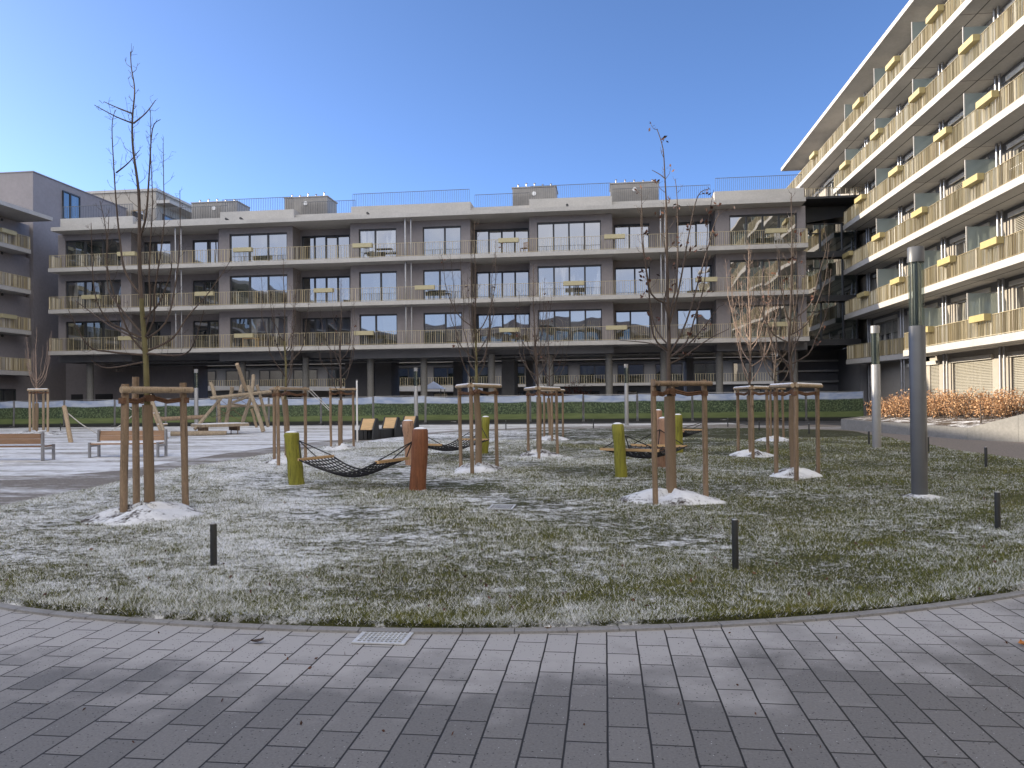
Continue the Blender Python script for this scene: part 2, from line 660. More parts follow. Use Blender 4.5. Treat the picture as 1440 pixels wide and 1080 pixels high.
# lawn sheet: inner grid + edge ring, triangulated as a fan of scaled outlines
cen = L2W(2.5, 22)
mb = MB()
rings = [1.0, .9965, .96, .92, .86, .78, .68, .56, .42, .26, .1]
n = len(LP)
for k, s in enumerate(rings):
    for p in LP:
        q = cen + (p - cen) * s
        mb.v.append((q.x, q.y, .012 if k == 0 else lawn_z(q.x, q.y) * (.75 if k == 1 else 1)))
for k in range(len(rings) - 1):
    for i in range(n):
        a, b = k * n + i, k * n + (i + 1) % n
        mb.f.append((a, b, b + n, a + n))
mb.v.append((cen.x, cen.y, lawn_z(cen.x, cen.y)))
for i in range(n):
    mb.f.append(((len(rings) - 1) * n + i, (len(rings) - 1) * n + (i + 1) % n, len(mb.v) - 1))
structure(mb.build('lawn', 'lawn', smooth=True))

# kerb of long stones round the lawn
mb = MB()
acc = 0
for i in range(n):
    p, q = LP[i], LP[(i + 1) % n]
    d = (q - p).normalized()
    o = Vector((d.y, -d.x, 0)) * .075
    g = d * .003
    mb.faces([(*(p + g)[:2], -.01), (*(p + g + o)[:2], -.01), (*(p + g)[:2], .022), (*(p + g + o)[:2], .018),
              (*(q - g)[:2], -.01), (*(q - g + o)[:2], -.01), (*(q - g)[:2], .022), (*(q - g + o)[:2], .018)], MB.BF)
structure(mb.build('kerb', 'kerb'))


def sheet(name, pts, z, mat):
    m = MB()
    m.faces([(p.x, p.y, z) for p in pts], [tuple(range(len(pts)))])
    return structure(m.build(name, mat))


sheet('snowy_playground', [L2W(a, b) for a, b in [(-40, 17), (-20, 15.5), (-11.5, 16.5), (-9.6, 19), (-9.3, 25), (-8.2, 31), (-6, 36), (-3, 42), (2, 46), (10, 47), (14, 46), (14, 51), (-4, 53), (-40, 56), (-60, 56), (-60, 17)]], .004, 'snow_field')
sheet('gravel_path', [L2W(a, b) for a, b in [(-40, 9), (-6, 8), (-5, 20), (-4, 36), (3, 41), (13, 40), (20, 36), (20, 41), (11, 46.8), (2, 45.8), (-3, 42), (-6, 36), (-8.2, 31), (-9.3, 25), (-9.6, 19), (-11.5, 16.5), (-20, 15.5), (-40, 17)]], .008, 'path')
sheet('paved_path', [L2W(a, b) for a, b in [(13.5, 41), (15, 36), (14, 31), (12.8, 24), (11.8, 18), (10.5, 14), (9, 11), (12, 9), (26, 9), (26, 30), (19, 38), (18, 45)]], .0075, 'path_dry')
sheet('terrace_ground', [Vector(p) for p in [(-43, 51), (-43, 90), (30, 90), (30, 51)]], .006, 'asphalt')

# ---------------------------------------------------------------- grass blades
LPx = np.array([p.x for p in LP])
LPy = np.array([p.y for p in LP])


def inside_np(x, y):
    c = np.zeros(len(x), bool)
    j = len(LPx) - 1
    for i in range(len(LPx)):
        cond = ((LPy[i] > y) != (LPy[j] > y))
        xi = (LPx[j] - LPx[i]) * (y - LPy[i]) / (LPy[j] - LPy[i] + 1e-12) + LPx[i]
        c ^= cond & (x < xi)
        j = i
    return c


def grass(N):
    dep = 5.3 * np.exp(rng.random(N) * math.log(30 / 5.3))
    lat = (rng.random(N) * 2 - 1) * (dep * .69 + .5)
    c, s = math.cos(YAW), math.sin(YAW)
    x = c * lat - s * dep
    y = s * lat + c * dep
    ok = inside_np(x, y)
    x, y, dep = x[ok], y[ok], dep[ok]
    n = len(x)
    z = .07 + .03 * np.sin(x * .55 + 1) * np.cos(y * .37) + .015 * np.sin(x * 1.7 + y * 1.1) - .008
    # blades hanging over the cut turf edge along the kerb
    ne = 26000
    sl = np.sqrt((np.roll(LPx, -1) - LPx) ** 2 + (np.roll(LPy, -1) - LPy) ** 2)
    near = (LPy < 13) * sl
    i = rng.choice(len(LPx), ne, p=near / near.sum())
    tt = rng.random(ne)
    ex = LPx[i] * (1 - tt) + np.roll(LPx, -1)[i] * tt
    ey = LPy[i] * (1 - tt) + np.roll(LPy, -1)[i] * tt
    k_ = .012 + .05 * rng.random(ne)
    dl = np.sqrt((cen.x - ex) ** 2 + (cen.y - ey) ** 2)
    ex, ey = ex + (cen.x - ex) / dl * k_, ey + (cen.y - ey) / dl * k_
    x, y = np.concatenate([x, ex]), np.concatenate([y, ey])
    z = np.concatenate([z, .012 + .05 * rng.random(ne)])
    dep = np.concatenate([dep, np.sqrt(ex ** 2 + ey ** 2)])
    n = len(x)
    a = rng.random(n) * 2 * PI
    h = (.016 + .026 * rng.random(n)) * (1 + .25 * np.sin(x * 2.3) * np.sin(y * 1.9))
    w = .0010 + .00030 * dep
    lean = h * (.3 + 1.1 * rng.random(n))
    b = rng.random(n) * 2 * PI
    V = np.empty((n, 3, 3))
    V[:, 0] = np.stack([x - w * np.cos(a), y - w * np.sin(a), z], 1)
    V[:, 1] = np.stack([x + w * np.cos(a), y + w * np.sin(a), z], 1)
    V[:, 2] = np.stack([x + lean * np.cos(b), y + lean * np.sin(b), z + h], 1)
    me = bpy.data.meshes.new('grass')
    me.vertices.add(n * 3)
    me.vertices.foreach_set('co', V.reshape(-1))
    me.loops.add(n * 3)
    me.loops.foreach_set('vertex_index', np.arange(n * 3, dtype=np.int32))
    me.polygons.add(n)
    me.polygons.foreach_set('loop_start', np.arange(0, n * 3, 3, dtype=np.int32))
    me.update()
    me.validate()
    me.materials.append(MT['blade'])
    o = bpy.data.objects.new('grass', me)
    C.objects.link(o)
    tag(o, 'short frosted winter grass covering the oval lawn', 'grass')
    structure(o, 'stuff')


grass(900000)
# ---------------------------------------------------------------- buildings
YE, YF, YR = 54.56, 55.95, 57.5
XL, XR = -42.6, 13.97


def Tf(a, b, z):            # front building: along X, b outwards (towards the square)
    return (a, YF - b, z)


def railing(mbx, a0, a1, b, z, T, step=.125, dep=.055, th=.011, h=1.0, seed=0):
    """flat bars set across the line of the rail, with top and bottom rail"""
    rr = random.Random(seed)
    k = int((a1 - a0) / step)
    for i in range(k + 1):
        a = a0 + (a1 - a0) * i / max(1, k)
        tw = rr.uniform(-.012, .012)
        vs = []
        for sgn in (-1, 1):
            for bb in (-dep / 2, dep / 2):
                for zz in (z + .03, z + h - .02):
                    vs.append(T(a + sgn * th / 2 + tw * bb / dep * 2, b + bb, zz))
        mbx.faces(vs, MB.BF)
    mbx.box(a0, a1, b - .03, b + .03, z + h - .018, z + h, T)
    mbx.box(a0, a1, b - .02, b + .02, z + .05, z + .07, T)


def window(parent, a0, a1, bf, z0, z1, ndiv, T, frame='frame', glass='glass', blind=0.0, fw=.075, seed=0):
    """frame + panes set into an opening; bf = b of the outer wall face"""
    f = MB()
    d0, d1 = bf - .22, bf - .10
    f.box(a0, a0 + fw, d0, d1, z0, z1, T)
    f.box(a1 - fw, a1, d0, d1, z0, z1, T)
    f.box(a0 + fw, a1 - fw, d0, d1, z1 - fw * 1.6, z1, T)
    f.box(a0 + fw, a1 - fw, d0, d1, z0, z0 + fw, T)
    rr = random.Random(seed)
    ws = [1 + (.35 if (ndiv == 2 and i == seed % 2) else 0) for i in range(ndiv)]
    tot = sum(ws)
    p = MB()
    a = a0 + fw
    span = a1 - a0 - 2 * fw
    for i in range(ndiv):
        b = a + span * ws[i] / tot
        if i < ndiv - 1:
            f.box(b - fw * .8, b + fw * .8, d0, d1 + .01, z0 + fw, z1 - fw * 1.6, T)
        tl = rr.uniform(-.006, .006)
        tz = rr.uniform(-.008, .008)
        p.faces([T(a, bf - .17 + tl - tz, z0 + fw), T(b, bf - .17 - tl - tz, z0 + fw), T(b, bf - .17 - tl + tz, z1 - fw), T(a, bf - .17 + tl + tz, z1 - fw)], [(0, 1, 2, 3)])
        a = b
    fo = f.build('window', frame, parent)
    p.build('pane', glass, fo)
    if blind:
        q = MB()
        zz = z1 - .05
        while zz > z1 - (z1 - z0) * blind:
            q.faces([T(x, bf - .095 + b_, zz + z_) for x in (a0 + fw, a1 - fw) for b_, z_ in ((0, .03), (0, .026), (.07, -.03), (.07, -.034))], [(0, 2, 6, 4), (1, 5, 7, 3), (0, 4, 5, 1), (2, 3, 7, 6), (0, 1, 3, 2), (4, 6, 7, 5)])
            zz -= .08
        for x in (a0 + fw + .25, (a0 + a1) / 2, a1 - fw - .25):
            q.box(x - .012, x + .012, bf - .062, bf - .056, z1 - (z1 - z0) * blind, z1 - .02, T)
        q.build('blind', 'blind', fo)
    return fo


LEV = [5.76, 8.97, 12.18]
ROOF = 15.36
fb = thing('apartment_building', 'long grey three-storey balcony building raised on columns across the back of the square', 'building', (-14, 56, 0))
SEG = [(82, 184.5, 'F'), (184.5, 308, 'R'), (308, 412, 'F'), (412, 493, 'R'), (493, 662, 'F'), (662, 745, 'R'), (745, 862, 'F'), (862, 1007, 'R'), (1007, 1134, 'F')]
WIN = [(92, 170, 3), (200, 240, 2), (271, 307, 2), (323, 404, 3), (421, 492, 4), (505, 558, 2), (595, 649, 2), (667, 744, 4), (756, 846, 4), (865, 914, 2), (952, 1005, 2), (1027, 1122, 4)]
segs = [(XY(a, YF), XY(b, YF), k) for a, b, k in SEG]
wall = MB()
HEAD = 2.42
for li, z in enumerate(LEV):
    ztop = (LEV[li + 1] if li < 2 else ROOF) - .30
    for si, (x0, x1, k) in enumerate(segs):
        b = 0 if k == 'F' else YF - YR
        yp = YF if k == 'F' else YR
        ops = []
        for wi, (u0, u1, nd) in enumerate(WIN):
            um = (u0 + u1) / 2
            if SEG[si][0] <= um < SEG[si][1]:
                w0, w1 = max(XY(u0, yp), x0 + .08), min(XY(u1, yp), x1 - .06)
                ops.append((w0, w1))
                window(fb, w0, w1, b, z + .012, z + HEAD, nd, Tf, glass='glass_b' if (wi * 7 + li * 5) % 4 == 1 else 'glass', seed=wi * 3 + li)
        a = x0
        for w0, w1 in ops:
            wall.box(a, w0, b - .3, b, z + .001, ztop - .001, Tf)
            wall.box(w0, w1, b - .3, b, z + HEAD, ztop - .001, Tf)
            a = w1
        wall.box(a, x1, b - .3, b, z + .001, ztop - .001, Tf)
        if k == 'F':
            wall.box(x0, x0 + .3, YF - YR - .3, -.301, z + .001, ztop - .001, Tf)
            wall.box(x1 - .3, x1, YF - YR - .3, -.301, z + .001, ztop - .001, Tf)
wall.box(XL + 1.0, XR - .3, -10.5, YF - YR - .32, 5.47, 15.0, Tf)
wall.build('wall', 'plaster', fb)
# downpipes
for u, z0, z1, r in [(247, 5.8, 15, .06), (255, 5.8, 15, .05), (570.5, 5.8, 15, .075), (578.5, 5.8, 15, .05), (930, 5.8, 15, .055), (936, 5.8, 15, .05)]:
    x = XY(u, YE + .55)
    pm = MB()
    for li, z in enumerate(LEV):
        pm.tube([(x, YE + .55, z + .001), (x, YE + .55, z + 2.9)], r, 10)
    pm.build('downpipe', 'steel', fb, smooth=True)
b0 = YF - YE
for li, z in enumerate(LEV):
    m = MB()
    m.box(XL, XR, -10.4, b0, z - .30, z, Tf)
    sl = m.build('balcony_slab', 'concrete', fb)
    m = MB()
    railing(m, XL + .03, XR - .03, b0 - .08, z, Tf, step=.135, dep=.036, th=.009, seed=li)
    Te = lambda a, b, zz: (XR - .06 - b, a, zz)
    railing(m, YE + .1, YR, 0, z, Te, seed=li + 9)
    Tl = lambda a, b, zz: (XL + .06 + b, a, zz)
    railing(m, YE + .1, YR, 0, z, Tl, seed=li + 19)
    m.build('railing', 'gold', sl)
m = MB()
m.box(XL + .2, XR - .1, -10.4, b0 - .05, ROOF - .30, ROOF, Tf)
rs = m.build('roof', 'concrete', fb)
m = MB()
for x0, x1, k in segs:
    m.box(x0 + .002, x1 - .002, -.55 if k == 'F' else -.9, -.25 if k == 'F' else -.6, ROOF + .001, 16.4 if k == 'F' else 16.05, Tf)
    if k == 'F':
        m.box(x0 + .002, x0 + .25, -3.5, -.551, ROOF + .001, 16.4, Tf)
        m.box(x1 - .25, x1 - .002, -3.5, -.551, ROOF + .001, 16.4, Tf)
m.build('parapet', 'concrete', rs)
m = MB()
for i, (x0, x1, k) in enumerate(segs):
    b = -.40 if k == 'F' else -1.6
    zt = 17.38 if k == 'F' else 17.25
    nn = int((x1 - x0) / .14)
    for q in range(nn):
        a = x0 + .1 + (x1 - x0 - .2) * q / (nn - 1)
        m.box(a - .007, a + .007, b - .02, b + .02, 16.2 if k == 'F' else 15.9, zt, Tf)
    m.box(x0 + .1, x1 - .1, b - .02, b + .02, zt - .012, zt + .02, Tf)
m.build('roof_railing', 'lamp_steel', rs)
m = MB()
for u in (330, 350, 525, 800):
    x = XY(u, YF)
    m.tube([(x, YE + .55, ROOF + .05), (x, YE + .05, ROOF + .12)], .09, 8)
m.build('overflow_spout', 'frame', rs)
# rooftop vent housings
for u0, u1, yy in [(270, 334, 58.2), (401, 461, 57.9), (722, 783, 57.9), (860, 928, 57.9)]:
    x0, x1 = XY(u0, yy), XY(u1, yy)
    m = MB()
    m.box(x0, x1, yy, yy + 2.2, ROOF, 17.72)
    k = int((x1 - x0) / .16)
    for q in range(k):
        a = x0 + .08 + q * .16
        m.box(a, a + .08, yy - .03, yy - .0005, ROOF + .1, 17.66)
    m.box(x0 - .06, x1 + .06, yy - .06, yy + 2.26, 17.722, 17.80)
    vh = m.build('vent_housing', 'roofbox', fb)
    for q in range(9):
        m = MB()
        px = x0 + (x1 - x0) * (.12 + .095 * q)
        py = yy + .5 + (q % 2) * .7
        hh = 18.0 + random.uniform(0, .18)
        m.tube([(px, py, 17.8), (px, py, hh)], .045, 8)
        m.tube([(px, py, hh - .001), (px, py, hh + .05)], [.10, .06], 8)
        m.build('vent_pipe', 'steel', vh, smooth=True)
    m = MB()
    cx = x0 + (x1 - x0) * .5
    m.tube([(cx, yy - .032, 17.25), (cx, yy - .075, 17.25)], .16, 20)
    m.build('vent_cap', 'white', vh, smooth=True)
# underside: beams, ceiling, columns, cores
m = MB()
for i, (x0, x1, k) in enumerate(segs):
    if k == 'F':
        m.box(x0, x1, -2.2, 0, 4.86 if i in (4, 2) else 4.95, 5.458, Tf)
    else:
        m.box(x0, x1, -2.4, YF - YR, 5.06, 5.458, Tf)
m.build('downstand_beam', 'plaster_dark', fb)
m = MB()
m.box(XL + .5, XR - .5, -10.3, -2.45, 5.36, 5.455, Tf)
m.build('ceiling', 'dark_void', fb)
m = MB()
for y in (59.5, 61.0, 62.2, 64.5):
    m.box(XL + 1, XR - 1, -.05, .05, 4.95, 5.03, lambda a, b, z, y=y: (a, y + b, z))
    for q in range(18):
        xx = XL + 2 + q * 3.1
        m.box(xx, xx + .03, y - .02, y + .02, 5.03, 5.36)
m.tube([(XL + 1, 60.2, 4.8), (XR - 1, 60.2, 4.8)], .07, 8)
m.tube([(XL + 1, 63.4, 4.7), (XR - 1, 63.4, 4.7)], .11, 8)
m.build('cable_tray', 'steel', fb)
for u in (126, 340, 429, 520, 595, 690, 772, 855, 932, 1010, 1115):
    x = XY(u, 57.2)
    m = MB()
    m.tube([(x, 57.2, 0), (x, 57.2, 5.07)], .26, 20)
    m.build('column', 'concrete_grey', fb, smooth=True)
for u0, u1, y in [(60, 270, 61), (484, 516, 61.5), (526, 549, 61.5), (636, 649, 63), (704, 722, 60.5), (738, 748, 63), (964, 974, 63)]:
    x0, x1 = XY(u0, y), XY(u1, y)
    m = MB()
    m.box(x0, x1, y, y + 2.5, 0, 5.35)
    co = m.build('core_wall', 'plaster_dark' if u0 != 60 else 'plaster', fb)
    if u0 == 60:
        T6 = lambda a, b, z, y=y: (a, y - b, z)
        for a0, a1 in ((XY(100, y), XY(116, y)), (XY(134, y), XY(158, y)), (XY(190, y), XY(215, y))):
            m = MB()
            m.box(a0, a1, .002, .06, .1, 2.5, T6)
            m.build('service_door', 'frame', co)

# ---- building on the far side of the passage
bk = thing('apartment_building', 'distant grey apartment block seen through the columns under the raised building', 'building', (-15, 95, 0))
Tb = lambda a, b, z: (a, 95 - b, z)
m = MB()
m.box(-95, 45, -10, 0, 0, 13.5, Tb)
m.build('wall', 'plaster_dark', bk)
for z in (3.2, 6.4, 9.6):
    m = MB()
    m.box(-95, 45, .002, 1.6, z, z + .32, Tb)
    s_ = m.build('balcony_slab', 'concrete', bk)
    m = MB()
    railing(m, -70, 30, 1.5, z + .32, Tb, step=.3, th=.03)
    m.build('railing', 'gold', s_)
i = 0
for z in (.3, 3.53):
    for q in range(22):
        a = -72 + q * 4.6
        i += 1
        window(bk, a, a + random.choice((2.4, 3.2)), .23, z, z + 2.3, 2, Tb, glass='glass', seed=i)
bw = thing('apartment_building', 'pale low wing with white slab edge seen through the left columns', 'building', (-30, 80, 0))
m = MB()
m.box(-38, -21, 82, 88, 0, 3.0)
m.build('wall', 'plaster_light', bw)
m = MB()
m.faces([(-45, 80.5, 3.1), (-14, 80.5, 2.55), (-14, 88, 2.55), (-45, 88, 3.1), (-45, 80.5, 3.55), (-14, 80.5, 3.0), (-14, 88, 3.0), (-45, 88, 3.55)],
        [(0, 1, 2, 3), (4, 5, 6, 7), (0, 1, 5, 4), (1, 2, 6, 5), (2, 3, 7, 6), (3, 0, 4, 7)])
m.build('balcony_slab', 'white', bw)
for xx in (-35, -30, -25.5):
    window(bw, xx, xx + 1.5, .23, .9, 2.3, 2, lambda a, b, z: (a, 82 - b, z), seed=int(xx))

# ---- right building
RX, RW = 17.1, 18.9
RL = [4.25, 7.45, 10.65, 13.85, 17.05, 20.25]
RROOF = 23.45
rb = thing('apartment_building', 'tall sunlit apartment building with stacked gold-railed balconies along the right side', 'building', (20, 40, 0))


def Tr(a, b, z):
    return (RW - b, a, z)


YN = -24.0
PART = [57.2 - 6.05 * k for k in range(14)]
END = {0: 46.6, 1: 57.4, 2: 57.4, 3: 57.4, 4: 59.6, 5: 75.2}
wall = MB()
rbw = []
for li, z in enumerate(RL):
    ztop = (RL[li + 1] if li < 5 else RROOF) - .34
    ye = {0: 57.5, 5: 75, 4: 75}.get(li, 75)
    a = YN
    ops = sorted([(p - 5.0 + .15, p - .9) for p in PART if p - 5 > YN + .2])
    if li >= 4:
        ops += [(58.2, 61.8), (64, 68), (70, 73.5)]
    for wi, (w0, w1) in enumerate(ops):
        wall.box(a, w0, -.3, 0, z + .001, ztop - .001, Tr)
        wall.box(w0, w1, -.3, 0, z + HEAD + .05, ztop - .001, Tr)
        a = w1
        rbw.append((w0, w1, z, li, wi))
    wall.box(a, ye, -.3, 0, z + .001, ztop - .001, Tr)
wall.box(YN, 75, -12, -.32, 0, 23.1, Tr)
gops = sorted([(p - 5.0 + .1, p - .6) for p in PART if -23 < p - 5 < 47])
a = YN
for w0, w1 in gops:
    wall.box(a, w0, -.3, 0, 1.0, 3.9, Tr)
    wall.box(w0, w1, -.3, 0, 3.45, 3.9, Tr)
    a = w1
wall.box(a, 47.5, -.3, 0, 0, 3.9, Tr)
wall.build('wall', 'plaster_light', rb)
for w0, w1, z, li, wi in rbw:
    window(rb, w0, w1, 0, z + .012, z + HEAD + .05, 3, Tr, 'frame_light', 'glass_sunny', blind=(.35 if (li * 5 + wi * 3) % 4 == 0 else .0), seed=li * 9 + wi)
for w0, w1 in gops:
    window(rb, w0, w1, 0, 1.02, 3.45, 3, Tr, 'frame_light', 'glass_sunny', blind=.97)
for w0, w1, z in [r[:3] for r in rbw] + [(a, b, 1.02 - .05) for a, b in gops]:
    m = MB()
    m.box(w0 - .15, w1 + .15, .002, .12, z + HEAD + .02, z + HEAD + .24, Tr)
    m.build('blind_box', 'frame_light', rb)
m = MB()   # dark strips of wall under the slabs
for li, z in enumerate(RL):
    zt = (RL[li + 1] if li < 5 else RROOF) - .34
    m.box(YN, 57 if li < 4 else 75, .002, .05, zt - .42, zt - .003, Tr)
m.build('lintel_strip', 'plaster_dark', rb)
for li, z in enumerate(RL):
    m = MB()
    m.box(YN, END[li], -.29, RW - RX, z - .34, z, Tr)
    sl = m.build('balcony_slab', 'concrete', rb)
    m = MB()
    m.box(YN, END[li] - .2, .95, 1.0, z - .345, z - .339, Tr)
    for p in PART:
        if YN < p < END[li]:
            m.box(p - .015, p + .015, .05, RW - RX - .03, z - .3445, z - .3391, Tr)
    m.build('soffit_joint', 'dark_void', sl)
    m = MB()
    railing(m, YN, END[li] - .03, RW - RX - .08, z, Tr, dep=.052, step=.138, h=.98, seed=40 + li)
    if END[li] < 60:
        railing(m, 0, RW - RX - .2, 0, z, lambda a, b, zz, e=END[li]: (RX + .12 + a, e - .06 - b, zz), seed=60 + li)
    m.build('railing', 'gold', sl)
m = MB()
m.box(YN, 75.6, -12, RW - RX + .15, RROOF - .3, RROOF, Tr)
m.build('roof', 'concrete', rb)
# side fascia of the recessed first-floor balcony in the shade
m = MB()
poly = [(17.15, 57.3), (18.5, 49.3), (18.5, 46.75), (20.6, 46.75), (20.6, 57.3)]
m.prism(poly, 3.92, 4.25)
sl = m.build('balcony_slab', 'concrete', rb)
m = MB()
pa, pb = Vector((17.2, 57.3, 0)), Vector((18.55, 49.3, 0))
dl = (pb - pa).length
dd = (pb - pa) / dl
nn_ = Vector((-dd.y, dd.x, 0))
Ts = lambda a, b, z: tuple(pa + dd * a + nn_ * b + Vector((0, 0, z)))
railing(m, 0, dl, .06, 4.25, Ts, seed=77)
railing(m, 46.9, 49.2, 0, 4.25, lambda a, b, z: (18.6 + b, a, z), seed=78)
m.build('railing', 'gold', sl)
for y in (48.5, 51.5, 54.5):
    m = MB()
    m.box(20.4, 20.55, y, y + 1.6, .2, 2.6)
    m.build('service_door', 'frame', rb)
# privacy screens
for li, z in enumerate(RL):
    for p in PART:
        if YN + 1 < p < END[li] - .5:
            m = MB()
            m.box(p - .01, p + .01, .05, RW - RX - .22, z + .05, z + 2.25, Tr)
            sc_ = m.build('privacy_screen', 'screen', rb)
            m = MB()
            m.box(p - .025, p + .025, RW - RX - .22, RW - RX - .17, z + .002, z + 2.27, Tr)
            m.build('screen_post', 'frame_light', sc_)
for p in PART:
    if p > -20:
        m = MB()
        for li in range(-1, 6):
            z0 = RL[li] + .002 if li >= 0 else 1.0
            zt = (RL[li + 1] if li < 5 else RROOF) - .345
            m.tube([(RW - .35, p - .35, z0), (RW - .35, p - .35, zt)], .07, 10)
            m.tube([(RW - .3, p - .62, z0), (RW - .3, p - .62, zt)], .055, 10)
        m.build('downpipe', 'steel', rb, smooth=True)

# ---- glazed link between the two buildings
lk = thing('glazed_link', 'dark glazed stair link joining the front building to the sunlit building', 'stair link', (15.7, 58, 0))
gx0, gx1, gy = 14.05, 17.6, 58.4
for z in (5.35, 8.55, 11.75):
    m = MB()
    m.box(gx0, gx1 + .8, gy - .5, gy + 5, z, z + .42)
    m.build('landing', 'frame', lk)
m = MB()
m.box(gx0 - .1, gx1 + 1.2, gy - 2.2, gy + 5, 15.6, 15.75)
m.faces([(gx0, gy + .2, 14.3), (gx1 + .6, gy + .2, 14.9), (gx1 + .6, gy + .2, 15.59), (gx0, gy + .2, 15.59),
         (gx0, gy + 4, 14.3), (gx1 + .6, gy + 4, 14.9), (gx1 + .6, gy + 4, 15.59), (gx0, gy + 4, 15.59)],
        [(0, 1, 2, 3), (4, 5, 6, 7), (0, 1, 5, 4), (1, 2, 6, 5), (2, 3, 7, 6), (3, 0, 4, 7)])
rf = m.build('roof', 'frame', lk)
m = MB()
railing(m, gx0, gx1 + 1, 0, 15.76, lambda a, b, z: (a, gy - .6 - b, z), seed=5)
m.build('roof_railing', 'gold', rf)
for z0, z1 in ((5.77, 8.55), (8.97, 11.75), (12.17, 14.3)):
    f = MB()
    for x in (gx0, gx0 + 1.75, gx0 + 3.3, gx1 + .7):
        f.box(x - .05, x + .05, gy - .05, gy + .05, z0, z1)
    f.box(gx0 + .05, gx0 + 1.7, gy - .04, gy + .04, z1 - .75, z1 - .68)
    f.box(gx0 - .05, gx1 + .75, gy - .045, gy + .045, z0 + .001, z0 + .06)
    f.box(gx0 - .05, gx1 + .75, gy - .045, gy + .045, z1 - .06, z1 - .001)
    fo = f.build('window', 'frame', lk)
    p = MB()
    p.box(gx0 + .05, gx1 + .65, gy + .06, gy + .075, z0, z1)
    p.build('pane', 'glass', fo)
m = MB()
m.box(gx0 - .2, gx1 + 1.2, gy + 5.1, gy + 5.4, 0, 15.5)
m.box(gx1 + .75, gx1 + 1.2, gy - .4, gy + 5, 0, 5.3)
m.build('wall', 'plaster_dark', lk)
m = MB()
for z in (2.75, 3.6, 4.4):
    m.box(gx0 - .6, gx1 + .7, gy + 4.6, gy + 4.75, z, z + .14)
m.build('stair_rail', 'steel', lk)

# ---- left building
LX, LW = -44.7, -46.2
lb = thing('apartment_building', 'shaded grey apartment building with gold-railed balconies at the left edge', 'building', (-48, 40, 0))
Tl_ = lambda a, b, z: (LW + b, a, z)
LROOF = 16.55
m = MB()
m.box(-45, 57.1, -14, -.31, 0, 16.2, Tl_)
wins = []
for li, z in enumerate(RL[:4]):
    zt = (RL[li + 1] if li < 3 else LROOF) - .34
    a = -45
    for w0, w1 in [(-44 + 6 * k, -40.5 + 6 * k) for k in range(16)]:
        m.box(a, w0, -.3, 0, z + .001, zt - .001, Tl_)
        m.box(w0, w1, -.3, 0, z + HEAD, zt - .001, Tl_)
        a = w1
        if w0 > 15:
            wins.append((w0, w1, z))
        else:
            m.box(w0, w1, -.3, -.25, z + .001, z + HEAD - .001, Tl_)
    m.box(a, 57.1, -.3, 0, z + .001, zt - .001, Tl_)
m.box(-45, 57.1, -.3, 0, 0, RL[0] - .341, Tl_)
m.build('wall', 'plaster', lb)
for i, (w0, w1, z) in enumerate(wins):
    window(lb, w0, w1, 0, z + .012, z + HEAD, 3, Tl_, seed=i)
for y in (49, 53.2):
    window(lb, y, y + 2.2, .26, .6, 2.9, 2, Tl_, seed=int(y))
for li, z in enumerate(RL[:4]):
    m = MB()
    m.box(-45, 55.4, -.29, LX - LW, z - .32, z, Tl_)
    sl = m.build('balcony_slab', 'concrete', lb)
    m = MB()
    railing(m, 20, 55.37, LX - LW - .08, z, Tl_, dep=.06, seed=90 + li)
    railing(m, LW + .05, LX - .12, 0, z, lambda a, b, zz: (a, 55.33 - b, zz), seed=95 + li)
    m.build('railing', 'gold', sl)
m = MB()
m.box(-45, 56.2, -14, LX - LW + 1.25, LROOF - .3, LROOF, Tl_)
m.box(-45, 55.0, -.9, .55, LROOF + .001, LROOF + .45, Tl_)
m.build('roof', 'concrete', lb)
m = MB()
m.tube([(-49.6, 57.15, 17.0), (-49.6, 57.15, 20.1)], .09, 10)
m.build('downpipe', 'white', lb, smooth=True)
m = MB()
m.box(-66, -46.0, 57.25, 69.6, 0, 20.6)
m.box(-66.05, -45.93, 57.2, 69.65, 20.6, 20.68)
tw = m.build('stair_tower', 'plaster', lb)
T7 = lambda a, b, z: (-46.0 + b, a, z)
y0, y1 = PX(87, 290, -46).y, PX(111, 290, -46).y
window(tw, y0, y1, .25, 17.6, 20.0, 2, T7, seed=3)
m = MB()
for z in (7.0, 10.2, 13.4, 16.0):
    m.tube([(LW + .002, 54.2, z), (LW + .05, 54.2, z)], .11, 10)
m.build('wall_vent', 'frame', lb)

# ---- beige penthouse behind
pb_ = thing('apartment_building', 'beige rooftop storey with flat roof rising behind the left end of the front building', 'building', (-48, 73, 0))
m = MB()
m.box(-62, -43.3, 70.2, 77.2, 0, 22.4)
m.build('wall', 'plaster_light', pb_)
m = MB()
m.box(-62.1, -43.15, 70.05, 77.4, 22.4, 22.65)
m.box(-43.28, -41.9, 70.2, 77.2, 21.2, 21.5)
m.build('roof', 'concrete', pb_)
T8 = lambda a, b, z: (a, 70.2 - b, z)
for u0, u1 in ((166, 180), (186, 204)):
    window(pb_, XY(u0, 70.2), XY(u1, 70.2), .25, 17.8, 20.6, 1, T8, 'wood_grey')
window(pb_, 71.2, 75.2, .25, 17.8, 20.4, 2, lambda a, b, z: (-43.3 + b, a, z))

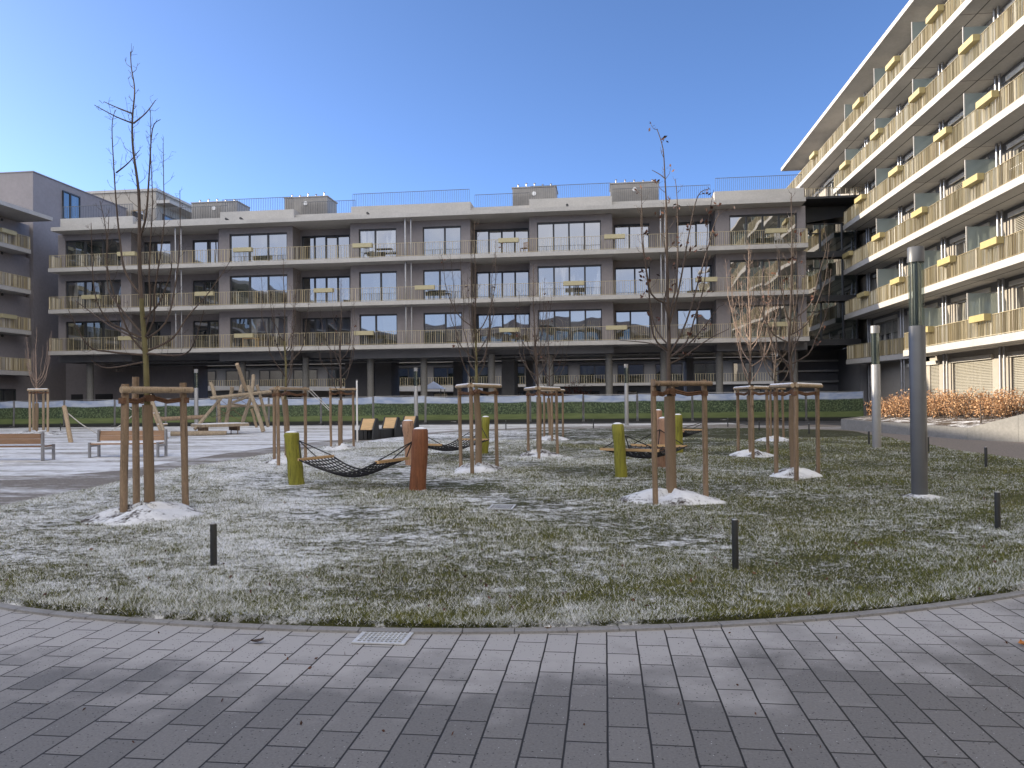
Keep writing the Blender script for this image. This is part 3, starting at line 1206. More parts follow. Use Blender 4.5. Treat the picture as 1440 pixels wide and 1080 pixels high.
# ---- building behind the camera (closes the square, mirrored in the windows)
sb = thing('apartment_building', 'grey apartment building closing the square behind the viewer', 'building', (0, -26, 0))
Tq = lambda a, b, z: (a, -26 + b, z)
m = MB()
m.box(-43, 30, -10, 0, 0, 15.5, Tq)
m.build('wall', 'plaster', sb)
for li, z in enumerate((4.0, 7.2, 10.4, 13.6)):
    m = MB()
    m.box(-43, 30, .002, 1.6, z - .3, z, Tq)
    sl = m.build('balcony_slab', 'concrete', sb)
    m = MB()
    railing(m, -42, 29, 1.5, z, Tq, step=.4, th=.04)
    m.build('railing', 'gold', sl)
m = MB()
for z in (4.0, 7.2, 10.4):
    for q in range(14):
        m.box(-40 + q * 4.9, -37.2 + q * 4.9, .003, .05, z + .1, z + 2.4, Tq)
m.build('window', 'glass', sb)

# ---------------------------------------------------------------- planter boxes on the railings
def planter_box(loc, T, mat, label, group):
    t = thing('planter_box', label, 'planter box', loc, group)
    m = MB()
    L, D, Hh = 1.45, .30, .30
    a0, a1 = -L / 2, L / 2
    X = lambda a, b, z: tuple(Vector(loc) + Vector(T(a, b, z)))
    m.box(a0, a1, 0, .015, 0, Hh, X)
    m.box(a0, a1, D - .015, D, 0, Hh, X)
    m.box(a0, a0 + .015, .015, D - .015, 0, Hh, X)
    m.box(a1 - .015, a1, .015, D - .015, 0, Hh, X)
    m.box(a0 + .015, a1 - .015, .015, D - .015, .0, .02, X)
    m.build('trough', mat, t)
    m = MB()
    m.box(a0 + .016, a1 - .016, .016, D - .016, .021, Hh - .05, X)
    m.build('soil', 'soil', t)
    m = MB()
    for q in (-.45, .45):
        m.box(q - .02, q + .02, D + .001, D + .13, Hh - .05, Hh - .03, X)
    m.build('hook', 'frame', t)
    return t


GF = 'gold planter boxes on the front building'
proto = None
FRONT = {2: [180, 343, 511, 716, 865, 1092], 1: [130, 289, 456, 598, 807, 993], 0: [181, 344, 512, 716, 866, 1092]}
NM = {2: 'top', 1: 'middle', 0: 'lowest'}
for lv, us in FRONT.items():
    for k, u in enumerate(us):
        x = XY(u, YE)
        loc = (x, YE - .27, LEV[lv] + .72)
        lab = f'gold planter box on the {NM[lv]} balcony of the front building, {ORD[k]} from the left'
        if proto is None:
            proto = planter_box(loc, lambda a, b, z: (a, b, z), 'planter_dull', lab, GF)
        else:
            dup(proto, loc, lab)
GR = 'yellow planter boxes on the sunlit building'
RIGHT = {5: [47.2, 53.3, 64.3, 41.4], 4: [37.8, 43.8, 50.0, 56.4], 3: [36.2, 40.7, 47.0, 53.2], 2: [37.6, 43.7, 50.0, 56.0], 1: [36.0, 40.5, 47.0, 53.0], 0: [37.2, 43.2]}
RN = {5: 'topmost', 4: 'second highest', 3: 'third highest', 2: 'fourth highest', 1: 'fifth highest', 0: 'lowest'}
proto = None
for lv, ys in RIGHT.items():
    ys = sorted(ys, reverse=True)
    for k, y in enumerate(ys):
        loc = (RX - .27, y, RL[lv] + .72)
        lab = f'yellow planter box on the sunlit {RN[lv]} balcony, {ORD[k]} from its far end'
        if proto is None:
            proto = planter_box(loc, lambda a, b, z: (b, a, z), 'planter', lab, GR)
        else:
            dup(proto, loc, lab)
GL = 'gold planter boxes on the left building'
proto = None
for lv, y, nm in ((3, 52.9, 'top'), (2, 51.2, 'second highest'), (1, 52.9, 'third highest'), (0, 51.2, 'lowest')):
    loc = (LX + .27, y, RL[lv] + .72)
    lab = f'gold planter box on the {nm} balcony of the shaded left building'
    if proto is None:
        proto = planter_box(loc, lambda a, b, z: (-b, a, z), 'planter_dull', lab, GL)
    else:
        dup(proto, loc, lab)


# ---------------------------------------------------------------- a little furniture on the balconies
def balcony_chair(loc, rot, mat, label):
    t = thing('balcony_chair', label, 'chair', loc)
    Rm = Matrix.Rotation(rot, 3, 'Z')
    X = lambda a, b, z: tuple(Vector(loc) + Rm @ Vector((a, b, z)))
    m = MB()
    m.box(-.22, .22, -.22, .22, .42, .45, X)
    m.build('seat', mat, t)
    m = MB()
    for q in range(5):
        m.box(-.2 + q * .09, -.16 + q * .09, .19, .215, .451, .86, X)
    m.box(-.22, .22, .185, .22, .86, .9, X)
    m.build('backrest', mat, t)
    for sx in (-.2, .2):
        for sy in (-.2, .2):
            m = MB()
            m.box(sx - .018, sx + .018, sy - .018, sy + .018, .002, .419, X)
            m.build('leg', mat, t)


def balcony_table(loc, L, W, mat, label):
    t = thing('balcony_table', label, 'table', loc)
    X = lambda a, b, z: tuple(Vector(loc) + Vector((a, b, z)))
    m = MB()
    m.box(-L / 2, L / 2, -W / 2, W / 2, .70, .74, X)
    m.build('tabletop', mat, t)
    for sx in (-1, 1):
        for sy in (-1, 1):
            m = MB()
            cx, cy = sx * (L / 2 - .05), sy * (W / 2 - .05)
            m.box(cx - .02, cx + .02, cy - .02, cy + .02, .002, .699, X)
            m.build('leg', mat, t)


BY = YE + .75
balcony_table((XY(541, BY), BY, LEV[2]), 1.2, .6, 'frame', 'dark table on the top front balcony left of the twin downpipes')
balcony_chair((XY(516, BY), BY, LEV[2]), .4, 'frame', 'dark chair left of the dark table on the top front balcony')
balcony_table((XY(615, BY), BY, LEV[1]), 1.3, .6, 'frame', 'dark table on the middle front balcony right of the twin downpipes')
balcony_chair((XY(738, BY), BY, LEV[2]), -.5, 'wood_bench', 'brown chair on the top front balcony near the centre')
balcony_chair((XY(1096, BY), BY, LEV[2]), .3, 'white', 'white chair on the top front balcony at its right end')
balcony_chair((XY(812, BY), BY, LEV[1]), 2.6, 'frame', 'dark chair on the middle front balcony right of the centre')
balcony_table((XY(352, BY), BY, LEV[0]), 1.1, .6, 'wood_seat', 'light wooden table on the lowest front balcony at the left')
balcony_chair((RX + .7, 48.6, RL[1]), 1.2, 'white', 'white slatted chair on the fifth highest sunlit balcony')
balcony_chair((RX + .7, 42.0, RL[3]), 1.9, 'wood_seat', 'light wooden chair on the third highest sunlit balcony')
balcony_table((RX + .75, 35.0, RL[2]), .7, 1.1, 'white', 'white table on the fourth highest sunlit balcony')
# ---------------------------------------------------------------- fence with printed banner
fa = [L2W(-43, 55.2), L2W(-37, 55), L2W(-20, 54.3), L2W(-3, 54.0), L2W(8, 52.8), L2W(16, 51.6), L2W(23.2, 50.6)]
fp = smooth_path(fa, 40)
acc = [0]
for p, q in zip(fp, fp[1:]):
    acc.append(acc[-1] + (q - p).length)


def along(s):
    s = min(max(s, 0), acc[-1])
    for i in range(len(acc) - 1):
        if acc[i + 1] >= s:
            t = (s - acc[i]) / (acc[i + 1] - acc[i])
            return fp[i].lerp(fp[i + 1], t)
    return fp[-1]


NP = int(acc[-1] / 3.5)
W_ = acc[-1] / NP
for k in range(NP):
    p, q = along(k * W_), along((k + 1) * W_)
    d = (q - p).normalized()
    nrm = Vector((d.y, -d.x, 0))
    mid = (p + q) / 2
    ft = thing('fence_panel', f'mobile site fence panel with printed hedge banner, {ORD[NP - 1 - k]} from the raised planting bed', 'fence panel', mid, 'mobile fence panels with hedge banner')
    hz = 1.93 + random.uniform(-.03, .03)
    m = MB()
    for e, o in ((p, .04), (q, -.04)):
        e2 = e + d * o
        m.tube([(e2.x, e2.y, .02), (e2.x, e2.y, hz + .05)], .021, 8)
    m.tube([(p.x + d.x * .04, p.y + d.y * .04, hz + .02), (q.x - d.x * .04, q.y - d.y * .04, hz + .02)], .018, 6)
    m.tube([(p.x + d.x * .04, p.y + d.y * .04, .14), (q.x - d.x * .04, q.y - d.y * .04, .14)], .018, 6)
    m.build('fence_frame', 'steel', ft)
    m = MB()
    c_ = p
    m.prism([tuple((c_ + d * a + nrm * b)[:2]) for a, b in ((-.11, -.32), (.11, -.32), (.11, .32), (-.11, .32))], .005, .13)
    m.build('foot_block', 'asphalt', ft)
    NX, NZ = 14, 5
    me = bpy.data.meshes.new('banner')
    vs, fs, uv = [], [], []
    ph = random.uniform(0, 6)
    for j in range(NZ + 1):
        for i in range(NX + 1):
            s, t = i / NX, j / NZ
            bul = .035 + .02 * math.sin(s * 7 + ph) * math.sin(t * 3 + ph) + .012 * math.sin(s * 19 + t * 5)
            sag = (.03 + .05 * abs(math.sin(ph))) * math.sin(PI * s) * t
            w = p + d * (W_ * (.02 + .96 * s)) + nrm * bul
            vs.append((w.x - mid.x, w.y - mid.y, .06 + t * (hz - .05) - sag))
            uv.append((s, t))
    for j in range(NZ):
        for i in range(NX):
            a = j * (NX + 1) + i
            fs.append((a, a + 1, a + NX + 2, a + NX + 1))
    me.from_pydata(vs, [], fs)
    ul = me.uv_layers.new(name='UVMap')
    for lp in me.loops:
        ul.data[lp.index].uv = uv[lp.vertex_index]
    me.polygons.foreach_set('use_smooth', [True] * len(fs))
    me.materials.append(MT['banner'])
    bo = bpy.data.objects.new('banner', me)
    C.objects.link(bo)
    bo.parent = ft

# ---------------------------------------------------------------- trees
def branch_twigs(mb, lv, path, r, rr, dens=1.0, tlen=.3, up=.55, leafp=0.0, pale=False, buds=True):
    L = sum((b - a).length for a, b in zip(path, path[1:]))
    step = .17 / dens
    s = L * .18
    side = rr.uniform(0, 6)
    while s < L:
        acc_ = 0
        for a, b in zip(path, path[1:]):
            seg = (b - a).length
            if acc_ + seg >= s:
                p = a.lerp(b, (s - acc_) / seg)
                d = (b - a).normalized()
                break
            acc_ += seg
        else:
            break
        side += 2.4 + rr.uniform(-.5, .5)
        o = d.cross(Vector((math.cos(side), math.sin(side), .3)))
        if o.length < .01:
            o = Vector((1, 0, 0))
        o.normalize()
        tl = tlen * rr.uniform(.35, 1.2) * (1.1 - .5 * s / L)
        e1 = p + (d * .55 + o * .8 + Vector((0, 0, up * .3))).normalized() * tl * .5
        e2 = e1 + (d * .6 + o * .45 + Vector((0, 0, up))).normalized() * tl * .5
        mb.tube([p, e1, e2], [r * .55, r * .42, r * .22], 4, False)
        for _ in range(rr.choice((0, 1, 1, 2))):
            g1 = e1.lerp(e2, rr.uniform(-.6, .6))
            g2 = g1 + Vector((rr.uniform(-1, 1), rr.uniform(-1, 1), rr.uniform(.1, 1.2))).normalized() * tl * rr.uniform(.25, .5)
            mb.tube([g1, g2], [r * .32, r * .18], 3, False)
        if buds and rr.random() < .6:
            for _ in range(2):
                o2 = Vector((rr.uniform(-1, 1), rr.uniform(-1, 1), rr.uniform(0, 1))).normalized()
                q = e1.lerp(e2, rr.random())
                mb.tube([q, q + o2 * .06], [r * .3, r * .32], 3, False)
        if lv is not None and rr.random() < leafp:
            for _ in range(rr.randint(2, 5)):
                c = e2 + Vector((rr.uniform(-.06, .06), rr.uniform(-.06, .06), rr.uniform(-.08, .03)))
                leaf(lv, c, rr, .043)
        s += step * rr.uniform(.7, 1.4)


def leaf(lv, c, rr, sz):
    a = Vector((rr.uniform(-1, 1), rr.uniform(-1, 1), rr.uniform(-1, 1))).normalized()
    b = a.cross(Vector((rr.uniform(-1, 1), rr.uniform(-1, 1), rr.uniform(-1, 1)))).normalized()
    s = sz * rr.uniform(.6, 1.2)
    lv.faces([c - a * s, c - b * s * .55 + a * s * .1, c + a * s, c + b * s * .55 + a * s * .1], [(0, 1, 2, 3)])


def make_tree(label, u, dep, top_z, seed, lower=(1.95, 3.2), nl=7, spread=.75, leafp=0.0, mains=(), trunk_pts=None, bark='bark', twig='twig', wrap=True, wr=.085, dens=1.0, reach=1.0):
    rr = random.Random(seed)
    base = at(u, dep)
    t = thing('young_tree', label, 'tree', base, 'young staked trees')
    hz = top_z
    if trunk_pts:
        path = [base] + trunk_pts
    else:
        path = [base]
        off = Vector((0, 0, 0))
        for k in range(1, 11):
            off += Vector((rr.uniform(-.035, .035), rr.uniform(-.035, .035), 0))
            path.append(base + off + Vector((0, 0, hz * k / 10)))
    path = smooth_path([Vector(p) for p in path], 4)
    def rad(z):
        return .045 * max(0.0, 1 - z / hz) ** 1.1 * (hz / 5.8) + .006
    lo = [p for p in path if p.z <= 3.3]
    hi = [p for p in path if p.z >= lo[-1].z]
    m = MB()
    m.tube(lo, [rad(p.z) for p in lo], 10, True)
    m.build('trunk', bark, t, smooth=True)
    cr = MB()
    lv = MB() if leafp else None
    cr.tube(hi, [rad(p.z) for p in hi], 6, False)
    branch_twigs(cr, lv, hi, .008, rr, dens, .32, leafp=leafp)
    for mp in mains:
        pp = smooth_path([Vector(p) for p in mp], 4)
        k = len(pp)
        LL = sum((b - a).length for a, b in zip(pp, pp[1:]))
        cr.tube(pp, [min(.0145, .005 + .008 * LL) * (1 - i / k) + .0035 for i in range(k)], 5, False)
        branch_twigs(cr, lv, pp, .0058, rr, dens * .8, .22, leafp=leafp)
    az = rr.uniform(0, 6)
    for k in range(nl):
        z0 = lower[0] + (lower[1] - lower[0]) * (k + rr.uniform(0, .6)) / max(1, nl)
        st = min(path, key=lambda p: abs(p.z - z0))
        az += 2.4 + rr.uniform(-.4, .4)
        ln = (hz - z0) * rr.uniform(.45, .85) * reach
        sp = spread * rr.uniform(.55, 1.15)
        dirv = Vector((math.cos(az), math.sin(az), 0))
        pts = []
        for j in range(7):
            f = j / 6
            pts.append(st + dirv * sp * (1 - math.exp(-2.6 * f)) * 1.05 + Vector((rr.uniform(-.04, .04), rr.uniform(-.04, .04), ln * (.12 * f + .88 * f ** 1.35))))
        pts[0] = st
        pp = smooth_path(pts, 2)
        n_ = len(pp)
        cr.tube(pp, [.0125 * (1 - i / n_) + .003 for i in range(n_)], 5, False)
        branch_twigs(cr, lv, pp, .0056, rr, dens, .30, leafp=leafp)
    cr.build('crown', twig, t, recalc=False)
    if lv and lv.f:
        lv.build('dry_leaves', 'deadleaf', t, recalc=False)
    if wrap:
        m = MB()
        w0 = [p for p in path if p.z < 1.72]
        w0.append(w0[-1] + Vector((0, 0, .1)))
        m.tube(w0, [wr * (1.12 - .14 * i / len(w0)) for i in range(len(w0))], 14, True, wob=.04)
        m.build('trunk_wrap', 'wrap', t, smooth=True)
    return t


def make_stakes(label, st, bars, tie, top, r=.042, mat='stake', barmat='stake_pale', mound_r=.7, mound_c=None, cap=False, extra=None):
    """st: list of (u, depth); bars: index pairs; tie: (u, depth) of the trunk"""
    P = [at(u, d) for u, d in st]
    T = at(*tie)
    c = sum(P, Vector((0, 0, 0))) / len(P)
    t = thing('tree_stake_frame', label, 'tree stakes', (c.x, c.y, 0), 'wooden stake frames round the young trees')
    for i, p in enumerate(P):
        m = MB()
        ln = Vector((random.uniform(-.02, .02), random.uniform(-.02, .02), 0))
        h = top + (extra[i] if extra else 0)
        pts = [p + ln * (k / 5) + Vector((random.uniform(-.004, .004), random.uniform(-.004, .004), -.1 + (h + .1) * k / 5)) for k in range(6)]
        m.tube(pts, [r * random.uniform(.96, 1.05) for _ in pts], 12, True)
        m.build('stake', mat, t, smooth=True)
    for a, b in bars:
        p, q = P[a], P[b]
        d = (q - p).normalized()
        fr = Vector((d.y, -d.x, 0)) * (r + .025)
        m = MB()
        m.tube([p - d * .07 + fr + Vector((0, 0, top - .06)), q + d * .07 + fr + Vector((0, 0, top - .06))], r * .95, 10)
        cb = m.build('crossbar', barmat, t, smooth=True)
        if cap:
            m = MB()
            m.tube([p - d * .05 + fr + Vector((0, 0, top - .06 + r * .75)), q + d * .05 + fr + Vector((0, 0, top - .06 + r * .75))], [r * .55, r * .6], 8)
            m.build('snow_cap', 'snowcap', cb, smooth=True)
    m = MB()
    for p in P:
        m.tube([p + Vector((0, 0, top - .25)), p + Vector((0, 0, top - .17))], r * 1.22, 10)
        mid = p.lerp(T, .5)
        for dz in (0, .03):
            m.tube([p + Vector((0, 0, top - .21 + dz)), mid + Vector((0, 0, top - .24 + dz)), T + Vector((0, 0, top - .17 + dz))], .02, 6)
    m.tube([T + Vector((0, 0, top - .22)), T + Vector((0, 0, top - .13))], .075, 10)
    m.build('tie_rope', 'rope', t, smooth=True)
    # mulch mound
    mc = mound_c if mound_c is not None else T
    m = MB()
    rg, sg = 9, 30
    rr = random.Random(len(label))
    ph = [rr.uniform(0, 6) for _ in range(4)]
    for i in range(rg + 1):
        for k in range(sg):
            a = 2 * PI * k / sg
            rad = mound_r * (1 + .10 * math.sin(2 * a + ph[0]) + .07 * math.sin(5 * a + ph[1])) * i / rg
            hh = .15 * (1 - (i / rg) ** 2) * (1 + .3 * math.sin(3 * a + ph[2])) + rr.uniform(-.012, .02)
            x, y = mc.x + rad * math.cos(a), mc.y + rad * math.sin(a)
            m.v.append((x, y, (hh if i < rg else -.03) + max(0, lawn_z(x, y)) * .8))
    for i in range(rg):
        for k in range(sg):
            a, b = i * sg + k, i * sg + (k + 1) % sg
            m.f.append((a, b, b + sg, a + sg))
    structure(m.build('mulch_mound', 'mulch', smooth=True))
    return t


def z7(x, y):
    return 60 + x * .4538, 50 + y * .4538


def pl(pts, d0, d1):
    n_ = len(pts)
    return [PD(*z7(x, y), d0 + (d1 - d0) * i / max(1, n_ - 1)) for i, (x, y) in enumerate(pts)]


d1 = 10.95
trunk1 = pl([(322, 1070), (315, 940), (308, 850), (300, 700), (300, 600), (297, 480), (280, 350), (278, 260), (285, 170), (275, 100), (272, 50)], d1, d1)
mains1 = [pl([(300, 800), (255, 730), (240, 640), (228, 520), (220, 400), (215, 280), (225, 230)], d1, d1 + .4),
          pl([(302, 620), (320, 560), (330, 430), (340, 290), (365, 260)], d1, d1 - .25),
          pl([(228, 425), (265, 395), (300, 355)], d1 + .3, d1 + .1),
          pl([(280, 272), (225, 250), (160, 215)], d1, d1 - .2), pl([(279, 242), (235, 225), (190, 205)], d1, d1 + .2),
          pl([(282, 272), (320, 240), (350, 200)], d1, d1 + .3),
          pl([(312, 940), (250, 910), (200, 880), (160, 790), (150, 580)], d1, d1 - .5),
          pl([(313, 945), (380, 890), (410, 780), (425, 640), (425, 480)], d1, d1 + .4),
          pl([(318, 980), (400, 940), (450, 870), (520, 790), (580, 700)], d1, d1 + .8),
          pl([(318, 990), (210, 980), (140, 960), (80, 850)], d1, d1 - .6),
          pl([(315, 950), (210, 900), (100, 820)], d1, d1 + .7),
          pl([(320, 1010), (200, 1030), (150, 1005)], d1, d1 - .4),
          pl([(314, 930), (230, 830), (200, 760), (205, 560)], d1, d1 + .5),
          pl([(320, 985), (430, 990), (470, 950), (500, 850)], d1, d1 - .6),
          pl([(310, 880), (360, 830), (395, 740), (400, 700)], d1, d1 - .3)]
make_tree('tallest bare young tree at the left with forked top above the roof line', 210, d1, PD(184, 72, d1).z, 1, (2.3, 2.9), 3, .8, 0, mains1, trunk1, wr=.066, dens=1.9)
make_stakes('brown stake frame round the tallest tree, nearest one on the left', [(173, 10.55), (191, 11.8), (260, 11.35)], [(0, 2), (0, 1)], (210, d1), 1.90, r=.05, mound_r=.86, mound_c=at(203, 10.65), extra=[0.02, .16, .05])


def z8(x, y):
    return 800 + x * .3518, 160 + y * .3518


def pl8(pts, d0, d1_):
    n_ = len(pts)
    return [PD(*z8(x, y), d0 + (d1_ - d0) * i / max(1, n_ - 1)) for i, (x, y) in enumerate(pts)]


d2 = 11.95
trunk2 = pl8([(398, 1040), (400, 900), (395, 760), (392, 600), (390, 400), (384, 260), (376, 140), (352, 60)], d2, d2)
mains2 = [pl8([(384, 258), (360, 240), (332, 225)], d2, d2 + .1), pl8([(395, 760), (330, 720), (305, 600), (290, 480), (290, 365)], d2, d2 - .3),
          pl8([(398, 800), (430, 680), (436, 480), (432, 330), (425, 260)], d2, d2 + .4), pl8([(400, 850), (440, 700), (480, 480), (515, 330), (560, 300)], d2, d2 - .2),
          pl8([(402, 960), (470, 830), (540, 590), (590, 420), (630, 385)], d2, d2 + .5), pl8([(398, 950), (340, 890), (322, 740), (310, 640)], d2, d2 - .4),
          pl8([(400, 960), (340, 920), (200, 905)], d2, d2 + .5), pl8([(402, 975), (500, 900), (600, 770)], d2, d2 - .5),
          pl8([(400, 1000), (460, 970), (560, 900), (640, 860)], d2, d2 + .6)]
make_tree('young tree right of centre with shrivelled brown leaves clinging to its twigs', 943, d2, PD(925, 180, d2).z, 2, (2.1, 3.0), 3, .7, .34, mains2, trunk2, bark='twig', wr=.075)
make_stakes('brown stake frame round the leaf-clad tree right of centre, nearest on the right', [(920, 11.45), (991, 12.0), (946, 12.7)], [(0, 1), (0, 2)], (943, d2), 1.93, r=.043, barmat='stake', mound_r=.78)

TREES = [
    ('bare young tree with low spreading twigs beside the tall dark lamp post', 1116, 15.4, 5.75, 3, .06, [(1090, 15.5), (1118, 14.4), (1149, 15.7)], [(0, 1), (1, 2)], 1.92, .52, 'twig', 'twig', 'two-bar stake frame with snowy top left of the tall dark lamp post'),
    ('young tree with pale upright shoots behind the right-hand stake frames', 1056, 20.8, 5.8, 4, .05, [(1037, 21.5), (1058, 19.8), (1079, 20.9)], [(0, 1), (1, 2)], 1.95, .6, 'twig', 'twig_pale', 'snow-topped stake frame just left of the one beside the lamp post'),  # sunlight on these shoots is put into the paler twig colour
    ('farthest young tree on the right half hidden behind another stake frame', 1090, 27.2, 5.6, 5, .05, [(1083, 27.6), (1093, 26.6), (1101, 27.8)], [(0, 1), (1, 2)], 2.0, .7, 'twig', 'twig', 'small far stake frame seen between two nearer frames on the right'),
    ('olive-barked young tree in the middle of the lawn before the second hammock', 671, 17.3, 5.7, 6, .03, [(647, 17.8), (663, 16.6), (698, 17.8)], [(0, 1), (1, 2)], 2.02, .64, 'bark', 'twig', 'pale-topped stake frame in the middle of the lawn before the black net hammock'),
    ('bushy bare young tree at the centre with a dense low crown', 758, 21.4, 5.4, 7, .06, [(742, 22.2), (757, 20.4), (783, 22.0)], [(0, 1), (1, 2)], 2.0, .62, 'twig', 'twig', 'central stake frame on a round snowy mound, nearer of two in line'),
    ('slim young tree directly behind the bushy central tree', 774, 30.0, 5.3, 8, .04, [(765, 30.2), (776, 29.3), (791, 30.9)], [(0, 1), (1, 2)], 2.05, .7, 'twig', 'twig', 'rear stake frame half hidden behind the central one'),
    ('thin young tree with forked olive trunk behind the green hammock post', 404, 20.0, 5.4, 9, .02, [(385, 20.1), (391, 19.1), (429, 20.6)], [(0, 1), (1, 2)], 2.05, .62, 'bark', 'twig', 'stake frame with pale crossbar behind the green hammock post'),
    ('young tree with a few curled leaves beside the black wood-backed bench', 478, 26.0, 5.8, 10, .05, [(465, 25.8), (497, 26.3), (480, 27.4)], [(0, 1), (0, 2)], 2.12, .6, 'twig', 'twig', 'stake frame beside the black wood-backed bench'),
]
for lab, u, d, tz, sd, lf, st, bars, top, mr, bk_, tw_, slab in TREES:
    make_tree(lab, u, d, tz, sd, (1.95, 3.3), 11 if sd not in (9, 10) else 8, .78, lf, bark=bk_, twig=tw_, wr=.07, dens=1.7)
    make_stakes(slab, st, bars, (u, d), top, mound_r=mr, cap=sd in (3, 4, 6, 7, 8))
rr_ = 42.0
make_tree('small upright bare tree against the dark wall at the far left', 51, rr_, 5.9, 11, (2.5, 3.0), 12, .75, 0, bark='twig_pale', twig='twig_pale', wr=.09, reach=1.15)
make_stakes('pale square stake frame at the far left before the dark wall', [(42, 41.6), (47, 42.6), (61, 42.8), (67, 41.6)], [(0, 3), (0, 1), (1, 2), (2, 3)], (52, rr_), 2.5, r=.06, mat='stake_pale', mound_r=1.5, cap=True)

# ---------------------------------------------------------------- hammocks
def hpost(u, d, top, lean_u, mat, label, r=.15):
    b = at(u, d)
    e = PD(lean_u, 562, d)
    e = Vector((e.x, e.y, top))
    t = thing('hammock_post', label, 'hammock post', b, 'coloured timber hammock posts')
    m = MB()
    rr = random.Random(u)
    pts, rs_ = [], []
    for k in range(8):
        f = k / 7
        p = b.lerp(Vector((e.x, e.y, 0)), f) + Vector((0, 0, -.15 + (top + .15) * f))
        pts.append(p + Vector((rr.uniform(-.008, .008), rr.uniform(-.008, .008), 0)))
        rs_.append(r * (1.0 - .06 * f + rr.uniform(-.03, .03)))
    pts.append(pts[-1] + Vector((0, 0, .03)))
    rs_.append(r * .8)
    m.tube(pts, rs_, 18, True, wob=.02)
    m.build('log', mat, t, smooth=True)
    m = MB()
    m.tube([pts[-1] + Vector((0, 0, .001)), pts[-1] + Vector((0, 0, .018)), pts[-1] + Vector((0, 0, .03))], [r * .78, r * .6, r * .3], 14)
    m.build('snow_cap', 'snowcap', t, smooth=True)
    return b, e


def hammock(A, B, za, zb, label, width=.95, fa_=.2, fb_=.8, zbar=.58, sag=.33, nl=11, ncr=17):
    """A, B: post centres at the height of the eye bolts"""
    A, B = Vector((A.x, A.y, za)), Vector((B.x, B.y, zb))
    d = Vector((B.x - A.x, B.y - A.y, 0))
    L = d.length
    d.normalize()
    w = Vector((-d.y, d.x, 0))
    a0, b0_ = A + d * .16, B - d * .16
    c0 = Vector((A.x, A.y, zbar)) + d * L * fa_
    c1 = Vector((A.x, A.y, zbar)) + d * L * fb_
    t = thing('net_hammock', label, 'hammock', ((A.x + B.x) / 2, (A.y + B.y) / 2, 0), 'black net hammocks')
    for c in (c0, c1):
        m = MB()
        m.bar(c - w * width / 2, c + w * width / 2, .075, .05)
        m.build('spreader_bar', 'wood_seat', t)
    def pt(s, q):
        p = c0.lerp(c1, s) + w * width * (q - .5) * (1 - .22 * math.sin(PI * s))
        edge = .10 * (2 * q - 1) ** 2
        p.z -= (sag - edge) * math.sin(PI * s)
        return p
    m = MB()
    for k in range(nl):
        q = k / (nl - 1)
        m.tube([pt(s / 16, q) for s in range(17)], .016 if k in (0, nl - 1) else .011, 5)
    for k in range(1, ncr):
        s = k / ncr
        m.tube([pt(s, q / 8) for q in range(9)], .011, 5)
    m.build('net', 'rope_black', t, smooth=True)
    for post, c, sg in ((a0, c0, 1), (b0_, c1, -1)):
        m = MB()
        for q in (-.46, 0, .46):
            m.tube([post, c + w * width * q + Vector((0, 0, .02))], .011, 5)
        m.build('hanging_rope', 'rope_black', t, smooth=True)


p1, e1 = hpost(418, 14.9, 1.03, 410, 'green_post', 'thick leaning yellow-green hammock post in the left foreground')
p2, e2 = hpost(585, 13.6, 1.12, 591, 'orange_post', 'thick red-brown hammock post in the left foreground')
hammock(p1.lerp(e1, .85), p2.lerp(e2, .8), .90, .92, 'nearest black net hammock between the green and red-brown posts')
p3, e3 = hpost(579, 19.2, 1.12, 573, 'pale_post', 'orange hammock post partly hidden behind the near red-brown one')
p4, e4 = hpost(679, 22.6, 1.12, 683, 'green_post', 'slim lime hammock post behind the middle stake frame', .13)
hammock(p3, p4, .9, .9, 'second black net hammock just left of the middle stake frame', 1.0, .16, .84, .52, .24)
p5, e5 = hpost(874, 15.4, 1.11, 868, 'green_post', 'lime hammock post standing clear, right of the lawn centre', .125)
p6, e6 = hpost(931, 17.2, 1.17, 933, 'pale_post', 'salmon hammock post between the stakes right of centre', .15)
hammock(p5, p6, .9, .95, 'black net hammock hung behind the right-hand leaf-clad tree', 1.3, .16, .88, .60, .22)
p7, e7 = hpost(927, 23.5, 1.25, 925, 'pale_post', 'far pale hammock post, top showing above the salmon one', .13)
p8, e8 = hpost(953, 22.4, 1.13, 953, 'green_post', 'far lime hammock post between the right-hand stakes', .14)
p9 = at(1000, 25.5)
hammock(p7, p9, .95, .9, 'far black net hammock mostly hidden behind the lime post', .9, .22, .60, .62, .2)

